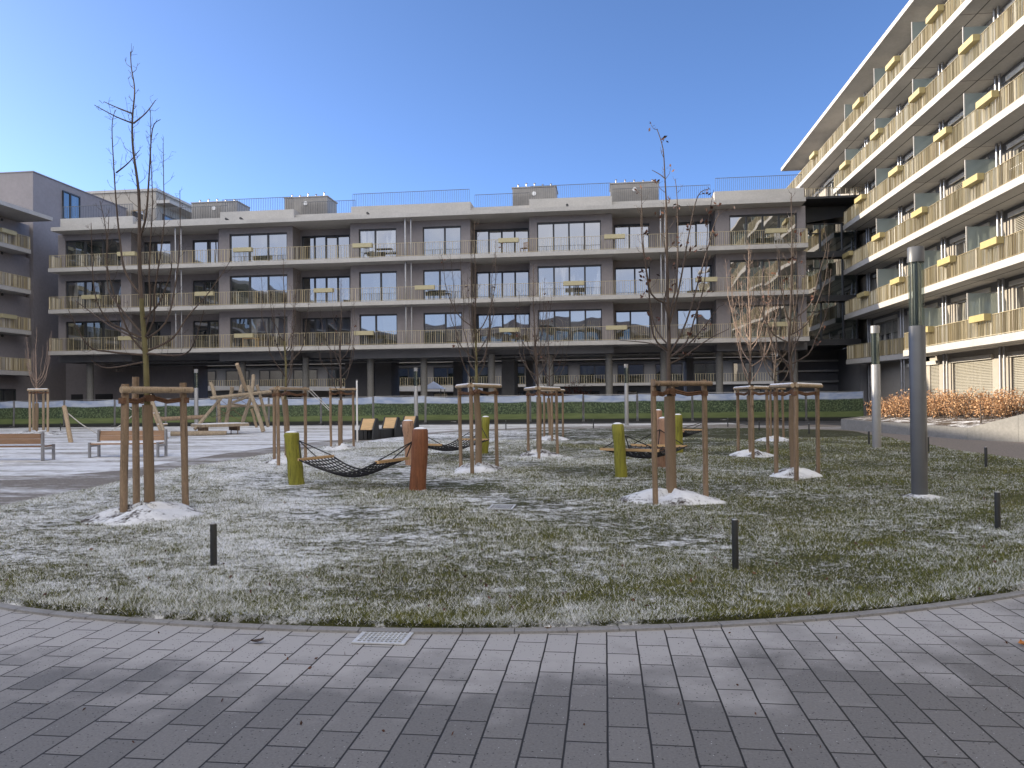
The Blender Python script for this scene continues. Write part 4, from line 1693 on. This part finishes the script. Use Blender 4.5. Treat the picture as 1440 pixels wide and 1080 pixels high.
# ---------------------------------------------------------------- benches
def bench(loc, ang, label, L=2.1, snow=True):
    t = thing('park_bench', label, 'bench', loc, 'timber and steel park benches')
    Rm = Matrix.Rotation(ang, 3, 'Z')
    X = lambda a, b, z: tuple(Vector(loc) + Rm @ Vector((a, b, z)))
    m = MB()
    for k in range(3):
        m.box(-L / 2, L / 2, -.42 + k * .15, -.29 + k * .15, .40, .445, X)
    s_ = m.build('seat', 'wood_bench', t)
    if snow:
        m = MB()
        m.box(-L / 2 + .02, L / 2 - .02, -.41, .0, .446, .462, X)
        m.build('snow_cover', 'snowcap', s_)
    m = MB()
    for k in range(2):
        m.faces([X(-L / 2, .04 + .03 * k, .50 + .155 * k), X(L / 2, .04 + .03 * k, .50 + .155 * k), X(L / 2, .08 + .03 * k, .50 + .155 * k), X(-L / 2, .08 + .03 * k, .50 + .155 * k),
                 X(-L / 2, .07 + .03 * k, .65 + .155 * k), X(L / 2, .07 + .03 * k, .65 + .155 * k), X(L / 2, .11 + .03 * k, .65 + .155 * k), X(-L / 2, .11 + .03 * k, .65 + .155 * k)],
                [(0, 1, 2, 3), (4, 5, 6, 7), (0, 1, 5, 4), (1, 2, 6, 5), (2, 3, 7, 6), (3, 0, 4, 7)])
    m.build('backrest', 'wood_bench', t)
    for sx in (-1, 1):
        m = MB()
        x = sx * (L / 2 + .035)
        m.box(x - .03, x + .03, -.44, -.37, 0, .47, X)
        m.box(x - .03, x + .03, .03, .11, 0, .84, X)
        m.box(x - .03, x + .03, -.37, .03, .33, .39, X)
        m.box(x - .03, x + .03, -.44, .11, .0, .02, X)
        m.build('side_frame', 'steel', t)
    return t


bench(at(184, 23.9), YAW + R(-4), 'timber bench facing the viewer behind the tallest tree')
bench(at(8, 22.6), YAW + R(176), 'timber bench at the left edge, seen from behind', 2.3)
# black bench with wooden backs
lbp = [at(501, 32.6), at(522, 33.0), at(543, 34.3), at(566, 36.0), at(580, 37.6)]
t = thing('lounge_bench', 'long black box bench with yellow slatted backrests by the path', 'bench', lbp[2])
m = MB()
path = smooth_path(lbp, 5)
for i in range(len(path) - 1):
    p, q = path[i], path[i + 1]
    d = (q - p).normalized()
    nr = Vector((-d.y, d.x, 0)) * .32
    vs = []
    for e in (p, q):
        for s in (-1, 1):
            for z in (0, .42):
                vs.append((*(e + nr * s)[:2], z))
    m.faces(vs, MB.BF)
m.build('seat_base', 'black_box', t)
for u, dd in ((519, 32.8), (550, 34.6), (577, 37.0)):
    c = at(u, dd)
    ang = R(-6)
    Rm = Matrix.Rotation(ang, 3, 'Z')
    X = lambda a, b, z: tuple(c + Rm @ Vector((a, b, z)))
    m = MB()
    m.faces([X(-.25, -.36, .44), X(.25, -.36, .44), X(.25, -.31, .43), X(-.25, -.31, .43), X(-.27, -.02, .90), X(.27, -.02, .90), X(.27, .02, .89), X(-.27, .02, .89)],
            [(0, 1, 2, 3), (4, 5, 6, 7), (0, 1, 5, 4), (1, 2, 6, 5), (2, 3, 7, 6), (3, 0, 4, 7)])
    bo = m.build('backrest', 'wood_seat', t)
    for s in (-1, 1):
        m = MB()
        x0, x1 = sorted((s * .275, s * .335))
        m.faces([X(x0, -.40, 0), X(x1, -.40, 0), X(x1, .36, 0), X(x0, .36, 0), X(x0, -.30, .5), X(x1, -.30, .5), X(x1, .2, .88), X(x0, .2, .88), X(x0, -.02, .93), X(x1, -.02, .93)],
                [(0, 1, 2, 3), (0, 1, 5, 4), (4, 5, 9, 8), (8, 9, 7, 6) if False else (8, 9, 6, 7), (2, 3, 7, 6), (0, 4, 8, 7, 3), (1, 2, 6, 9, 5)])
        m.build('side_panel', 'black_box', bo)

# ---------------------------------------------------------------- lamp posts
def lamp(loc, label, mat, hh=3.95, r=.118, door=True, group='cylindrical lamp posts'):
    t = thing('street_lamp', label, 'lamp post', loc, group)
    x, y = loc[0], loc[1]
    m = MB()
    zg = hh * .69
    m.tube([(x, y, -.05), (x, y, zg - .006), (x, y, zg)], [r, r, r * .97], 28)
    m.build('pole', mat, t, smooth=True)
    m = MB()
    m.tube([(x, y, zg + .001), (x, y, hh * .94)], r * .93, 28, False)
    m.build('lamp_glass', 'clear', t, smooth=True)
    m = MB()
    for k in range(3):
        a = k * 2.1 + .4
        m.tube([(x + r * .7 * math.cos(a), y + r * .7 * math.sin(a), zg), (x + r * .7 * math.cos(a), y + r * .7 * math.sin(a), hh * .94)], .012, 8)
    m.tube([(x, y, zg), (x, y, hh * .94)], r * (.42 if door else .8), 20)
    m.build('reflector', 'mirror', t, smooth=True)
    m = MB()
    m.tube([(x, y, hh * .94), (x, y, hh - .01), (x, y, hh)], [r * 1.02, r * 1.02, r * .95], 28)
    m.build('cap', mat, t, smooth=True)
    if door:
        m = MB()
        vs, fs = [], []
        for k in range(7):
            a = R(-58) + R(46) * k / 6
            for z in (.62, 1.1):
                vs.append((x + (r + .004) * math.cos(a), y + (r + .004) * math.sin(a), z))
        m.faces(vs, [(2 * k, 2 * k + 2, 2 * k + 3, 2 * k + 1) for k in range(6)])
        m.build('service_hatch', mat, t, smooth=True)
    return t


MT['mirror'] = plain('polished_reflector', (.6, .6, .6), .12, 1.0, var=.03)
lp0 = lamp(at(1291, 11.9), 'tall dark cylindrical lamp post nearest on the right', 'lamp_steel')
# snow ring at its foot
m = MB()
c = at(1291, 11.9)
for k in range(24):
    a = 2 * PI * k / 24
    rad = .42 * (1 + .18 * math.sin(3 * a) + .1 * math.sin(7 * a + 1))
    m.v.append((c.x + rad * math.cos(a), c.y + rad * .9 * math.sin(a), lawn_z(c.x, c.y) - .02))
    m.v.append((c.x + .1 * math.cos(a), c.y + .1 * math.sin(a), lawn_z(c.x, c.y) + .06))
for k in range(24):
    a, b = 2 * k, 2 * ((k + 1) % 24)
    m.f.append((a, b, b + 1, a + 1))
structure(m.build('snow_patch', 'mulch', smooth=True))
lp1 = lamp(at(1232, 23.0), 'pale slim lamp post in front of the orange hedge', 'lamp_sunlit', 3.75, .125, False)
dup(lp1, at(276, 47.8), 'far lamp post at the left beside the climbing frame')
dup(lp1, at(585, 49.0), 'far lamp post behind the near red-brown hammock post')
dup(lp1, at(881, 47.0), 'far lamp post between the two right-of-centre trees')
c = at(502, 31.4)
t = thing('sign_pole', 'thin white pole standing behind the black bench', 'pole', c)
m = MB()
m.tube([c, c + Vector((0, 0, 2.5))], .035, 10)
m.build('pole', 'white', t, smooth=True)
m = MB()
m.tube([c + Vector((0, 0, 2.501)), c + Vector((0, 0, 2.53))], .042, 10)
m.build('cap', 'steel', t, smooth=True)

BOL = [(299, 7.31, 'black bollard at the left foreground edge of the lawn'), (1031, 7.23, 'black bollard at the front of the lawn right of centre'),
       (1400, 9.05, 'black bollard at the lawn edge near the right border'), (1385, 16.8, 'black bollard before the grey end of the planting bed wall'),
       (1304, 21.2, 'black bollard half hidden behind the tall dark lamp post'), (1221, 25.0, 'black bollard just left of the pale slim lamp post'),
       (1137, 32.7, 'small black bollard right behind the lamp-side stake frame'), (1067, 36.6, 'small black bollard behind the snow-topped frame on the right'),
       (1023, 43.0, 'tiny far bollard close to the banner fence right of centre'), (711, 42.4, 'tiny far bollard right of the middle stake frame'),
       (834, 43.0, 'tiny far bollard right of the central tree pair'), (85, 48.0, 'tiny far bollard by the fence at the far left')]
proto = None
for u, d, lab in BOL:
    c = at(u, d)
    if proto is None:
        proto = thing('bollard', lab, 'bollard', c, 'black path bollards')
        m = MB()
        m.tube([c + Vector((0, 0, -.05)), c + Vector((0, 0, .492)), c + Vector((0, 0, .5))], [.031, .031, .028], 16)
        m.build('post', 'bollard', proto, smooth=True)
        m = MB()
        m.tube([c + Vector((0, 0, .5005)), c + Vector((0, 0, .507))], [.027, .024], 16)
        m.build('cap', 'steel', proto, smooth=True)
    else:
        dup(proto, c, lab)

# ---------------------------------------------------------------- climbing frame
dp = 39.6


def zc(x, y, d=dp):
    return PD(220 + x / 8, 500 + y / 8, d)


t = thing('climbing_frame', 'large climbing frame of crossed weathered logs with ropes and a low platform', 'climbing frame', at(325, dp))


def log(p, q, r, name='pole', mat='wood_grey'):
    m = MB()
    p, q = Vector(p), Vector(q)
    m.tube([p.lerp(q, k / 4) + Vector((random.uniform(-.015, .015), random.uniform(-.015, .015), 0)) for k in range(5)], [r * random.uniform(.92, 1.06) for _ in range(5)], 10)
    return m.build(name, mat, t, smooth=True)


LOGS = [((905, 95, 39), (1010, 390, 40.2), .10, 'stake_pale'), ((1030, 340, 38.8), (1205, 855, 38.2), .10, 'wood_grey'), ((1090, 220, 41.5), (1075, 420, 41), .10, 'wood_grey'),
        ((1130, 330, 41), (1260, 800, 41.5), .085, 'wood_grey'), ((612, 305, 40), (668, 490, 39.8), .10, 'wood_grey'), ((430, 830, 39), (730, 480, 40.5), .085, 'wood_grey'),
        ((855, 352, 40.5), (785, 750, 41), .10, 'wood_grey'), ((960, 340, 42), (940, 420, 41.5), .10, 'wood_grey'), ((965, 765, 40.5), (1065, 470, 39.5), .095, 'wood_grey'),
        ((1070, 600, 42), (1130, 810, 42), .075, 'stake_pale'), ((1060, 450, 41), (1160, 620, 42), .08, 'wood_grey'), ((700, 520, 42), (712, 760, 42), .09, 'wood_grey'),
        ((1420, 450, 41.5), (1460, 800, 41.5), .09, 'wood_grey')]
for a, b, r, mt in LOGS:
    log(zc(*a), zc(*b), r, 'pole', mt)
for a, b, r in [((610, 480, 39.6), (1295, 405, 40.2), .095), ((690, 575, 42), (1300, 560, 42), .07), ((865, 525, 40.5), (1045, 455, 39.8), .07), ((850, 545, 41), (1060, 575, 42), .06)]:
    log(zc(*a), zc(*b), r, 'beam')
log(zc(40, 715, 44), zc(540, 690, 44), .13, 'beam', 'stake')
# low platform and beam
p, q = at(220 + 500 / 8, 38.6), at(220 + 1030 / 8, 40.2)
d = (q - p).normalized()
nr = Vector((-d.y, d.x, 0))
m = MB()
vs = []
for e in (p, q):
    for s in (-.15, 1.5):
        for z in (.42, .56):
            vs.append((*(e + nr * s)[:2], z))
m.faces(vs, MB.BF)
pf = m.build('platform', 'wood_grey', t)
m = MB()
vs = []
for e in (p + d * .03, q - d * .03):
    for s in (-.1, 1.45):
        for z in (.561, .59):
            vs.append((*(e + nr * s)[:2], z))
m.faces(vs, MB.BF)
m.build('snow_cover', 'snowcap', pf)
m = MB()
for f in (.15, .82):
    c = p.lerp(q, f)
    m.bar(c + nr * .2 + Vector((0, 0, .3)), c + nr * 1.3 + Vector((0, 0, .3)), .16, .22)
    for s in (.3, 1.2):
        m.tube([c + nr * s, c + nr * s + Vector((0, 0, .2))], .025, 8)
m.build('support', 'stake', pf)
log(at(240, 38) + Vector((0, 0, .14)), at(318, 38.4) + Vector((0, 0, .14)), .12, 'beam')
# rung ladder
def zl(x, y, dd):
    return PD(x / 5.538, 520 + y / 5.538, dd)
log(zl(1170, 200, 37), zl(1300, 545, 35.6), .085, 'pole')
log(zl(1150, 230, 38), zl(1265, 510, 37), .07, 'pole', 'stake_pale')
for y0_, k in ((345, 0), (430, 1)):
    c = zl(1205 + k * 60, y0_, 36.8)
    m = MB()
    m.bar(c - Vector((.2, .1, 0)), c + Vector((.2, .1, .03)), .12, .06)
    rg_ = m.build('rung', 'stake_pale', t)
    m = MB()
    m.bar(c - Vector((.2, .1, -.045)), c + Vector((.2, .1, .075)), .12, .03)
    m.build('snow_cap', 'snowcap', rg_)
# leaning rope post at the left
log(zl(500, 285, 34), zl(555, 580, 33.2), .095, 'pole', 'stake_pale')
m = MB()
for a, b, dz in ((zl(525, 335, 33.9), zl(745, 490, 33.5), 0), (zl(535, 345, 33.9), zl(760, 500, 34.5), 0), (zl(1050, 340, 36), zl(860, 480, 34.5), 0), (zl(760, 495, 34), zl(1140, 520, 36), 0)):
    mid = a.lerp(b, .5) - Vector((0, 0, .06))
    m.tube(smooth_path([a, mid, b], 4), .022, 6)
m.tube(smooth_path([zl(1010, 140, 36.5), zl(985, 220, 36.5), zl(1000, 290, 36.5), zl(1045, 318, 36.5)], 5), .022, 6)
m.build('rope', 'rope_white', t, smooth=True)
m = MB()
for k in range(2):
    m.tube([PD(431 + k * 5, 547, 42), PD(463 + k * 3, 577, 40)], .016, 8)
m.build('slide_rail', 'rope_white', t, smooth=True)
m = MB()
for a, b in (((640, 700), (1290, 430)), ((700, 480), (1060, 760)), ((860, 440), (1150, 640)), ((680, 600), (960, 740)), ((700, 740), (840, 590))):
    m.tube([zc(*a, 41), zc(*b, 40.6)], .012, 5)
m.build('net', 'rope', t)

# ---------------------------------------------------------------- raised planting bed with beech hedge
W1, W2, W3 = L2W(16.25, 38.0), L2W(16.7, 28.2), L2W(17.5, 26.3)
dW = (W3 - W2).normalized()
W4 = W2 + dW * 7.5
t = thing('planting_bed', 'raised planting bed with low concrete wall and snowy soil on the right', 'planting bed', W2)
Wi = Vector((-(W2 - W1).y, (W2 - W1).x, 0)).normalized()
if Wi.x < 0:
    Wi = -Wi


def wallrun(a, b, ha, hb, th, name, step):
    L = (b - a).length
    d = (b - a) / L
    nn = Vector((-d.y, d.x, 0))
    if nn.x < 0:
        nn = -nn
    m = MB()
    k = max(1, round(L / step))
    for i in range(k):
        p, q = a + d * (L * i / k + .004), a + d * (L * (i + 1) / k - .004)
        h0, h1 = ha + (hb - ha) * i / k, ha + (hb - ha) * (i + 1) / k
        m.faces([(p.x, p.y, -.05), (p.x, p.y, h0), (*(p + nn * th)[:2], -.05), (*(p + nn * th)[:2], h0),
                 (q.x, q.y, -.05), (q.x, q.y, h1), (*(q + nn * th)[:2], -.05), (*(q + nn * th)[:2], h1)], MB.BF)
    return m.build(name, 'concrete_grey', t)


wallrun(W1, W2, .53, .44, .18, 'retaining_wall', 1.9)
wallrun(W2, W4, .44, 2.4, .18, 'retaining_wall', 2.0)
W0 = W1 + Vector((5.0, 2.6, 0))
wallrun(W1, W0, .53, .9, .18, 'retaining_wall', 2.0)
m = MB()
ins = Wi * .16
A0, A1, A2, A3 = W1 + ins, W2 + ins + Vector((0, .2, 0)), W4 + Vector((.2, .3, 0)), Vector((18.88, W4.y, 0))
A4, A5 = Vector((18.88, 47, 0)), W0
m.faces([(A0.x, A0.y, .50), (A1.x, A1.y, .41), (A2.x, A2.y, 1.6), (18.88, A2.y, 1.6), (18.88, 33, 1.02), (18.88, 46, 1.0), (A5.x, A5.y, .85), (16.6, 33, .85), (15.6, 37, .68)],
        [(0, 1, 7, 8), (1, 2, 3, 4, 7), (8, 7, 4, 5), (0, 8, 5, 6)])
m.build('snowy_soil', 'bed', t)
gr = MB()
for k in range(2600):
    x, y = random.uniform(16.9, 18.7), random.uniform(29, 44)
    z = .95
    a = random.uniform(0, 6.28)
    h = random.uniform(.08, .2)
    gr.faces([(x, y, z), (x + .03 * math.cos(a), y + .03 * math.sin(a), z), (x + random.uniform(-.06, .06), y + random.uniform(-.06, .06), z + h)], [(0, 1, 2)])
gr.build('grass_strip', 'blade', t, recalc=False)

hg = thing('beech_hedge', 'low orange-brown beech hedge of dry leaves in the raised planting bed', 'hedge', (14.2, 34, .6))
lv, tw_ = MB(), MB()
rr = random.Random(5)


def bed_z(x, y):
    return .50 + max(0, (x - 13)) * .10


ha, hb_ = W1 + Wi * 1.0 + Vector((.2, -.3, 0)), W2 + Wi * 1.5 + Vector((.35, 1.6, 0))
for k in range(230):
    f = rr.random()
    wd = rr.uniform(0, 1.9)
    p = ha.lerp(hb_, f) + Wi * wd
    z0 = bed_z(p.x, p.y)
    hgt = rr.uniform(.75, 1.25) * (1 - .25 * max(0, f - .7) / .3)
    if rr.random() < .06:
        hgt *= 1.25
    for s in range(3):
        az = rr.uniform(0, 6.28)
        e = p + Vector((math.cos(az) * .22, math.sin(az) * .22, 0))
        q = Vector((e.x, e.y, z0 + hgt * rr.uniform(.7, 1)))
        b_ = Vector((p.x, p.y, z0 - .05))
        md = b_.lerp(q, .5) + Vector((rr.uniform(-.08, .08), rr.uniform(-.08, .08), 0))
        tw_.tube([b_, md, q], [.009, .007, .004], 4, False)
        for _ in range(26):
            g = .22 + .8 * rr.random() ** .8
            c = b_.lerp(q, g) + Vector((rr.gauss(0, .11), rr.gauss(0, .11), rr.gauss(0, .05)))
            leaf(lv, c, rr, .042)
lv.build('dry_leaves', 'beech', hg, recalc=False)
tw_.build('twigs', 'twig', hg, recalc=False)
# single stem at the end of the hedge
sp_ = thing('sapling', 'thin dark leafless sapling at the near end of the beech hedge', 'sapling', PD(1379, 600, 29.5))
b_ = Vector(sp_.location)
m = MB()
m.tube([b_ + Vector((0, 0, -.3)), b_ + Vector((.02, 0, .5)), b_ + Vector((0, .02, 1.05))], [.04, .022, .008], 6)
m.build('stem', 'twig', sp_)
m = MB()
rr = random.Random(8)
branch_twigs(m, None, [b_ + Vector((0, 0, -.1)), b_ + Vector((.02, 0, .5)), b_ + Vector((0, .02, 1.05))], .006, rr, 1.2, .25)
m.build('twigs', 'twig', sp_)

# ---------------------------------------------------------------- red-brown shrub and gazebo under the passage
c = at(812, 60)
sh = thing('shrub', 'round red-brown shrub in the shade beyond the banner fence', 'shrub', c)
lv, tw_ = MB(), MB()
rr = random.Random(3)
for k in range(90):
    az, el = rr.uniform(0, 6.28), rr.uniform(.3, 1.5)
    q = c + Vector((math.cos(az) * math.cos(el) * 1.9, math.sin(az) * math.cos(el) * 1.9, .5 + math.sin(el) * 2.8 * rr.uniform(.6, 1)))
    tw_.tube([c, c.lerp(q, .5) + Vector((0, 0, .2)), q], [.02, .012, .005], 4, False)
    for _ in range(14):
        leaf(lv, c.lerp(q, rr.uniform(.4, 1)) + Vector((rr.gauss(0, .15), rr.gauss(0, .15), rr.gauss(0, .12))), rr, .07)
lv.build('dry_leaves', 'redbush', sh, recalc=False)
tw_.build('twigs', 'twig', sh, recalc=False)
c = at(610, 74)
gz = thing('gazebo', 'small white pyramid-roofed canopy beyond the raised building', 'canopy', c)
m = MB()
m.faces([(c.x - 1.0, c.y - 1, 2.75), (c.x + 1.0, c.y - 1, 2.75), (c.x + 1.0, c.y + 1, 2.75), (c.x - 1.0, c.y + 1, 2.75), (c.x, c.y, 3.5)], [(0, 1, 4), (1, 2, 4), (2, 3, 4), (3, 0, 4), (0, 1, 2, 3)])
m.build('canopy', 'tent', gz)
for sx, sy in ((-1, -1), (1, -1), (1, 1), (-1, 1)):
    m = MB()
    m.tube([(c.x + sx * .9, c.y + sy * .9, 0), (c.x + sx * .9, c.y + sy * .9, 2.76)], .04, 8)
    m.build('leg', 'frame', gz)

# ---------------------------------------------------------------- drain grates, fallen leaves
def grate(c, w, l, nx, ny, label, mat, z):
    t = thing('drain_grate', label, 'drain grate', (c.x, c.y, z))
    m = MB()
    m.box(c.x - w / 2, c.x + w / 2, c.y - l / 2, c.y + l / 2, z, z + .003)
    m.build('sump', 'dark_void', t)
    m = MB()
    x0, x1, y0, y1 = c.x - w / 2, c.x + w / 2, c.y - l / 2, c.y + l / 2
    zt = z + .012
    m.box(x0, x1, y0, y0 + .03, z + .0031, zt)
    m.box(x0, x1, y1 - .03, y1, z + .0031, zt)
    m.box(x0, x0 + .03, y0 + .03, y1 - .03, z + .0031, zt)
    m.box(x1 - .03, x1, y0 + .03, y1 - .03, z + .0031, zt)
    ix, iy = w - .06, l - .06
    for i in range(1, nx):
        a = x0 + .03 + ix * i / nx
        m.box(a - .005, a + .005, y0 + .03, y1 - .03, z + .0032, zt - .001)
    for j in range(1, ny):
        a = y0 + .03 + iy * j / ny
        m.box(x0 + .03, x1 - .03, a - .005, a + .005, z + .0032, zt - .0015)
    m.build('grid', mat, t)


MT['grate'] = plain('pale_galvanised_grate', (.58, .59, .61), .6, .0, scale=10, var=.15)
gc = G(543.5, 893.5)
grate(gc, .37, .42, 10, 9, 'pale square metal drain grate set in the paving', 'grate', .001)
gc = G(706, 721)
grate(gc, .36, .5, 12, 1, 'small slotted metal grate sunk in the lawn', 'grate', lawn_z(gc.x, gc.y) + .015)
LVS = [(1438, 909, 'orange fallen leaf on the paving at the right edge', (.5, .2, .05)), (771, 886, 'small brown fallen leaf on the kerb at the lawn front', (.2, .12, .04)),
       (362, 905, 'dark curled leaf on the paving left of the drain grate', (.06, .04, .03))]
for i, (u, v, lab, col) in enumerate(LVS):
    c = G(u, v)
    rr = random.Random(i + 3)
    nm = 'leaf_colour_%d' % i
    MT[nm] = plain(nm, col, .6, var=.3, scale=40)
    m = MB()
    n_ = 9
    a0 = rr.uniform(0, 6)
    ax, ay = Vector((math.cos(a0), math.sin(a0), 0)), Vector((-math.sin(a0), math.cos(a0), 0))
    for k in range(n_):
        s = k / (n_ - 1)
        w = .022 * math.sin(PI * min(1, s * 1.05)) * (1 + .3 * (k % 2))
        ctr = c + ax * (s - .5) * .085 + Vector((0, 0, .012 + .012 * (2 * s - 1) ** 2))
        m.v += [tuple(ctr - ay * w + Vector((0, 0, .012))), tuple(ctr), tuple(ctr + ay * w + Vector((0, 0, .009)))]
    for k in range(n_ - 1):
        for j in range(2):
            a = k * 3 + j
            m.f.append((a, a + 1, a + 4, a + 3))
    o = m.build('fallen_leaf', nm, smooth=True)
    tag(o, lab, 'leaf')

lv = MB()
rr = random.Random(21)
for k in range(260):
    if k < 225:
        q = G(rr.uniform(0, 1440), 600 + 275 * rr.random() ** .8)
        if not inside(q.x, q.y):
            continue
        z = lawn_z(q.x, q.y) + .02
    else:
        q = G(rr.uniform(0, 1440), rr.uniform(870, 1075))
        if inside(q.x, q.y):
            continue
        z = .008
    leaf(lv, Vector((q.x, q.y, z)), rr, .022 if k < 225 else .014)
o = lv.build('fallen_leaves', 'deadleaf', recalc=False)
tag(o, 'small brown leaves scattered over lawn and paving', 'leaves')
structure(o, 'stuff')

# ---------------------------------------------------------------- light
el = math.atan(.283)
Ld = Vector((.989, -.148, -.283 * math.hypot(.989, .148))).normalized()
sd = bpy.data.lights.new('sun', 'SUN')
sd.energy = 3.3
sd.angle = R(.53)
sd.color = (1.0, .87, .68)
so = bpy.data.objects.new('sun', sd)
C.objects.link(so)
so.location = (-60, 20, 60)
so.rotation_euler = Ld.to_track_quat('-Z', 'Y').to_euler()
w = bpy.data.worlds.new('World')
S.world = w
w.use_nodes = True
nt = w.node_tree
nt.nodes.clear()
sky = nt.nodes.new('ShaderNodeTexSky')
sky.sky_type = 'NISHITA'
sky.sun_disc = False
sky.sun_elevation = el
sky.sun_rotation = math.atan2(-.989, .148)
sky.altitude = 500
sky.air_density = .44
sky.dust_density = .8
sky.ozone_density = 3.5
bg = nt.nodes.new('ShaderNodeBackground')
bg.inputs[1].default_value = .15
wo = nt.nodes.new('ShaderNodeOutputWorld')
# bright cloud veil added in the unseen sky behind the viewer as fill light
tcw = nt.nodes.new('ShaderNodeTexCoord')
spw = nt.nodes.new('ShaderNodeSeparateXYZ')
nt.links.new(tcw.outputs['Generated'], spw.inputs[0])
mrw = nt.nodes.new('ShaderNodeMapRange')
mrw.interpolation_type = 'SMOOTHSTEP'
mrw.inputs['From Min'].default_value = .12
mrw.inputs['From Max'].default_value = -.55
nt.links.new(spw.outputs[1], mrw.inputs['Value'])
nzw = nt.nodes.new('ShaderNodeTexNoise')
nzw.inputs['Scale'].default_value = 3.5
nzw.inputs['Detail'].default_value = 6
mpw = nt.nodes.new('ShaderNodeMapping')
mpw.inputs['Scale'].default_value = (1, 1, 2.5)
nt.links.new(tcw.outputs['Generated'], mpw.inputs[0])
nt.links.new(mpw.outputs[0], nzw.inputs[0])
mr2 = nt.nodes.new('ShaderNodeMapRange')
mr2.inputs['From Min'].default_value = .3
mr2.inputs['From Max'].default_value = .62
mr2.inputs['To Min'].default_value = .55
nt.links.new(nzw.outputs[0], mr2.inputs['Value'])
mlw = nt.nodes.new('ShaderNodeMath')
mlw.operation = 'MULTIPLY'
nt.links.new(mrw.outputs[0], mlw.inputs[0])
nt.links.new(mr2.outputs[0], mlw.inputs[1])
mr3 = nt.nodes.new('ShaderNodeMapRange')
mr3.interpolation_type = 'SMOOTHSTEP'
mr3.inputs['From Min'].default_value = .08
mr3.inputs['From Max'].default_value = .42
mr3.inputs['To Min'].default_value = .30
nt.links.new(spw.outputs[2], mr3.inputs['Value'])
ml2 = nt.nodes.new('ShaderNodeMath')
ml2.operation = 'MULTIPLY'
nt.links.new(mlw.outputs[0], ml2.inputs[0])
nt.links.new(mr3.outputs[0], ml2.inputs[1])
mlw = ml2
mxw = nt.nodes.new('ShaderNodeMix')
mxw.data_type = 'RGBA'
mxw.inputs[7].default_value = (6.6, 6.3, 5.95, 1)
nt.links.new(mlw.outputs[0], mxw.inputs[0])
nt.links.new(sky.outputs[0], mxw.inputs[6])
nt.links.new(mxw.outputs[2], bg.inputs[0])
nt.links.new(bg.outputs[0], wo.inputs[0])
S.view_settings.view_transform = 'Standard'
S.view_settings.look = 'None'
S.view_settings.gamma = 1
S.view_settings.exposure = 1.36
S.render.engine = 'CYCLES'
cy = S.cycles
cy.use_denoising = True
cy.max_bounces = 6
cy.diffuse_bounces = 3
cy.glossy_bounces = 3
cy.transmission_bounces = 3
cy.transparent_max_bounces = 8
cy.caustics_reflective = False
cy.blur_glossy = .6
cy.caustics_refractive = False
cy.sample_clamp_indirect = 6
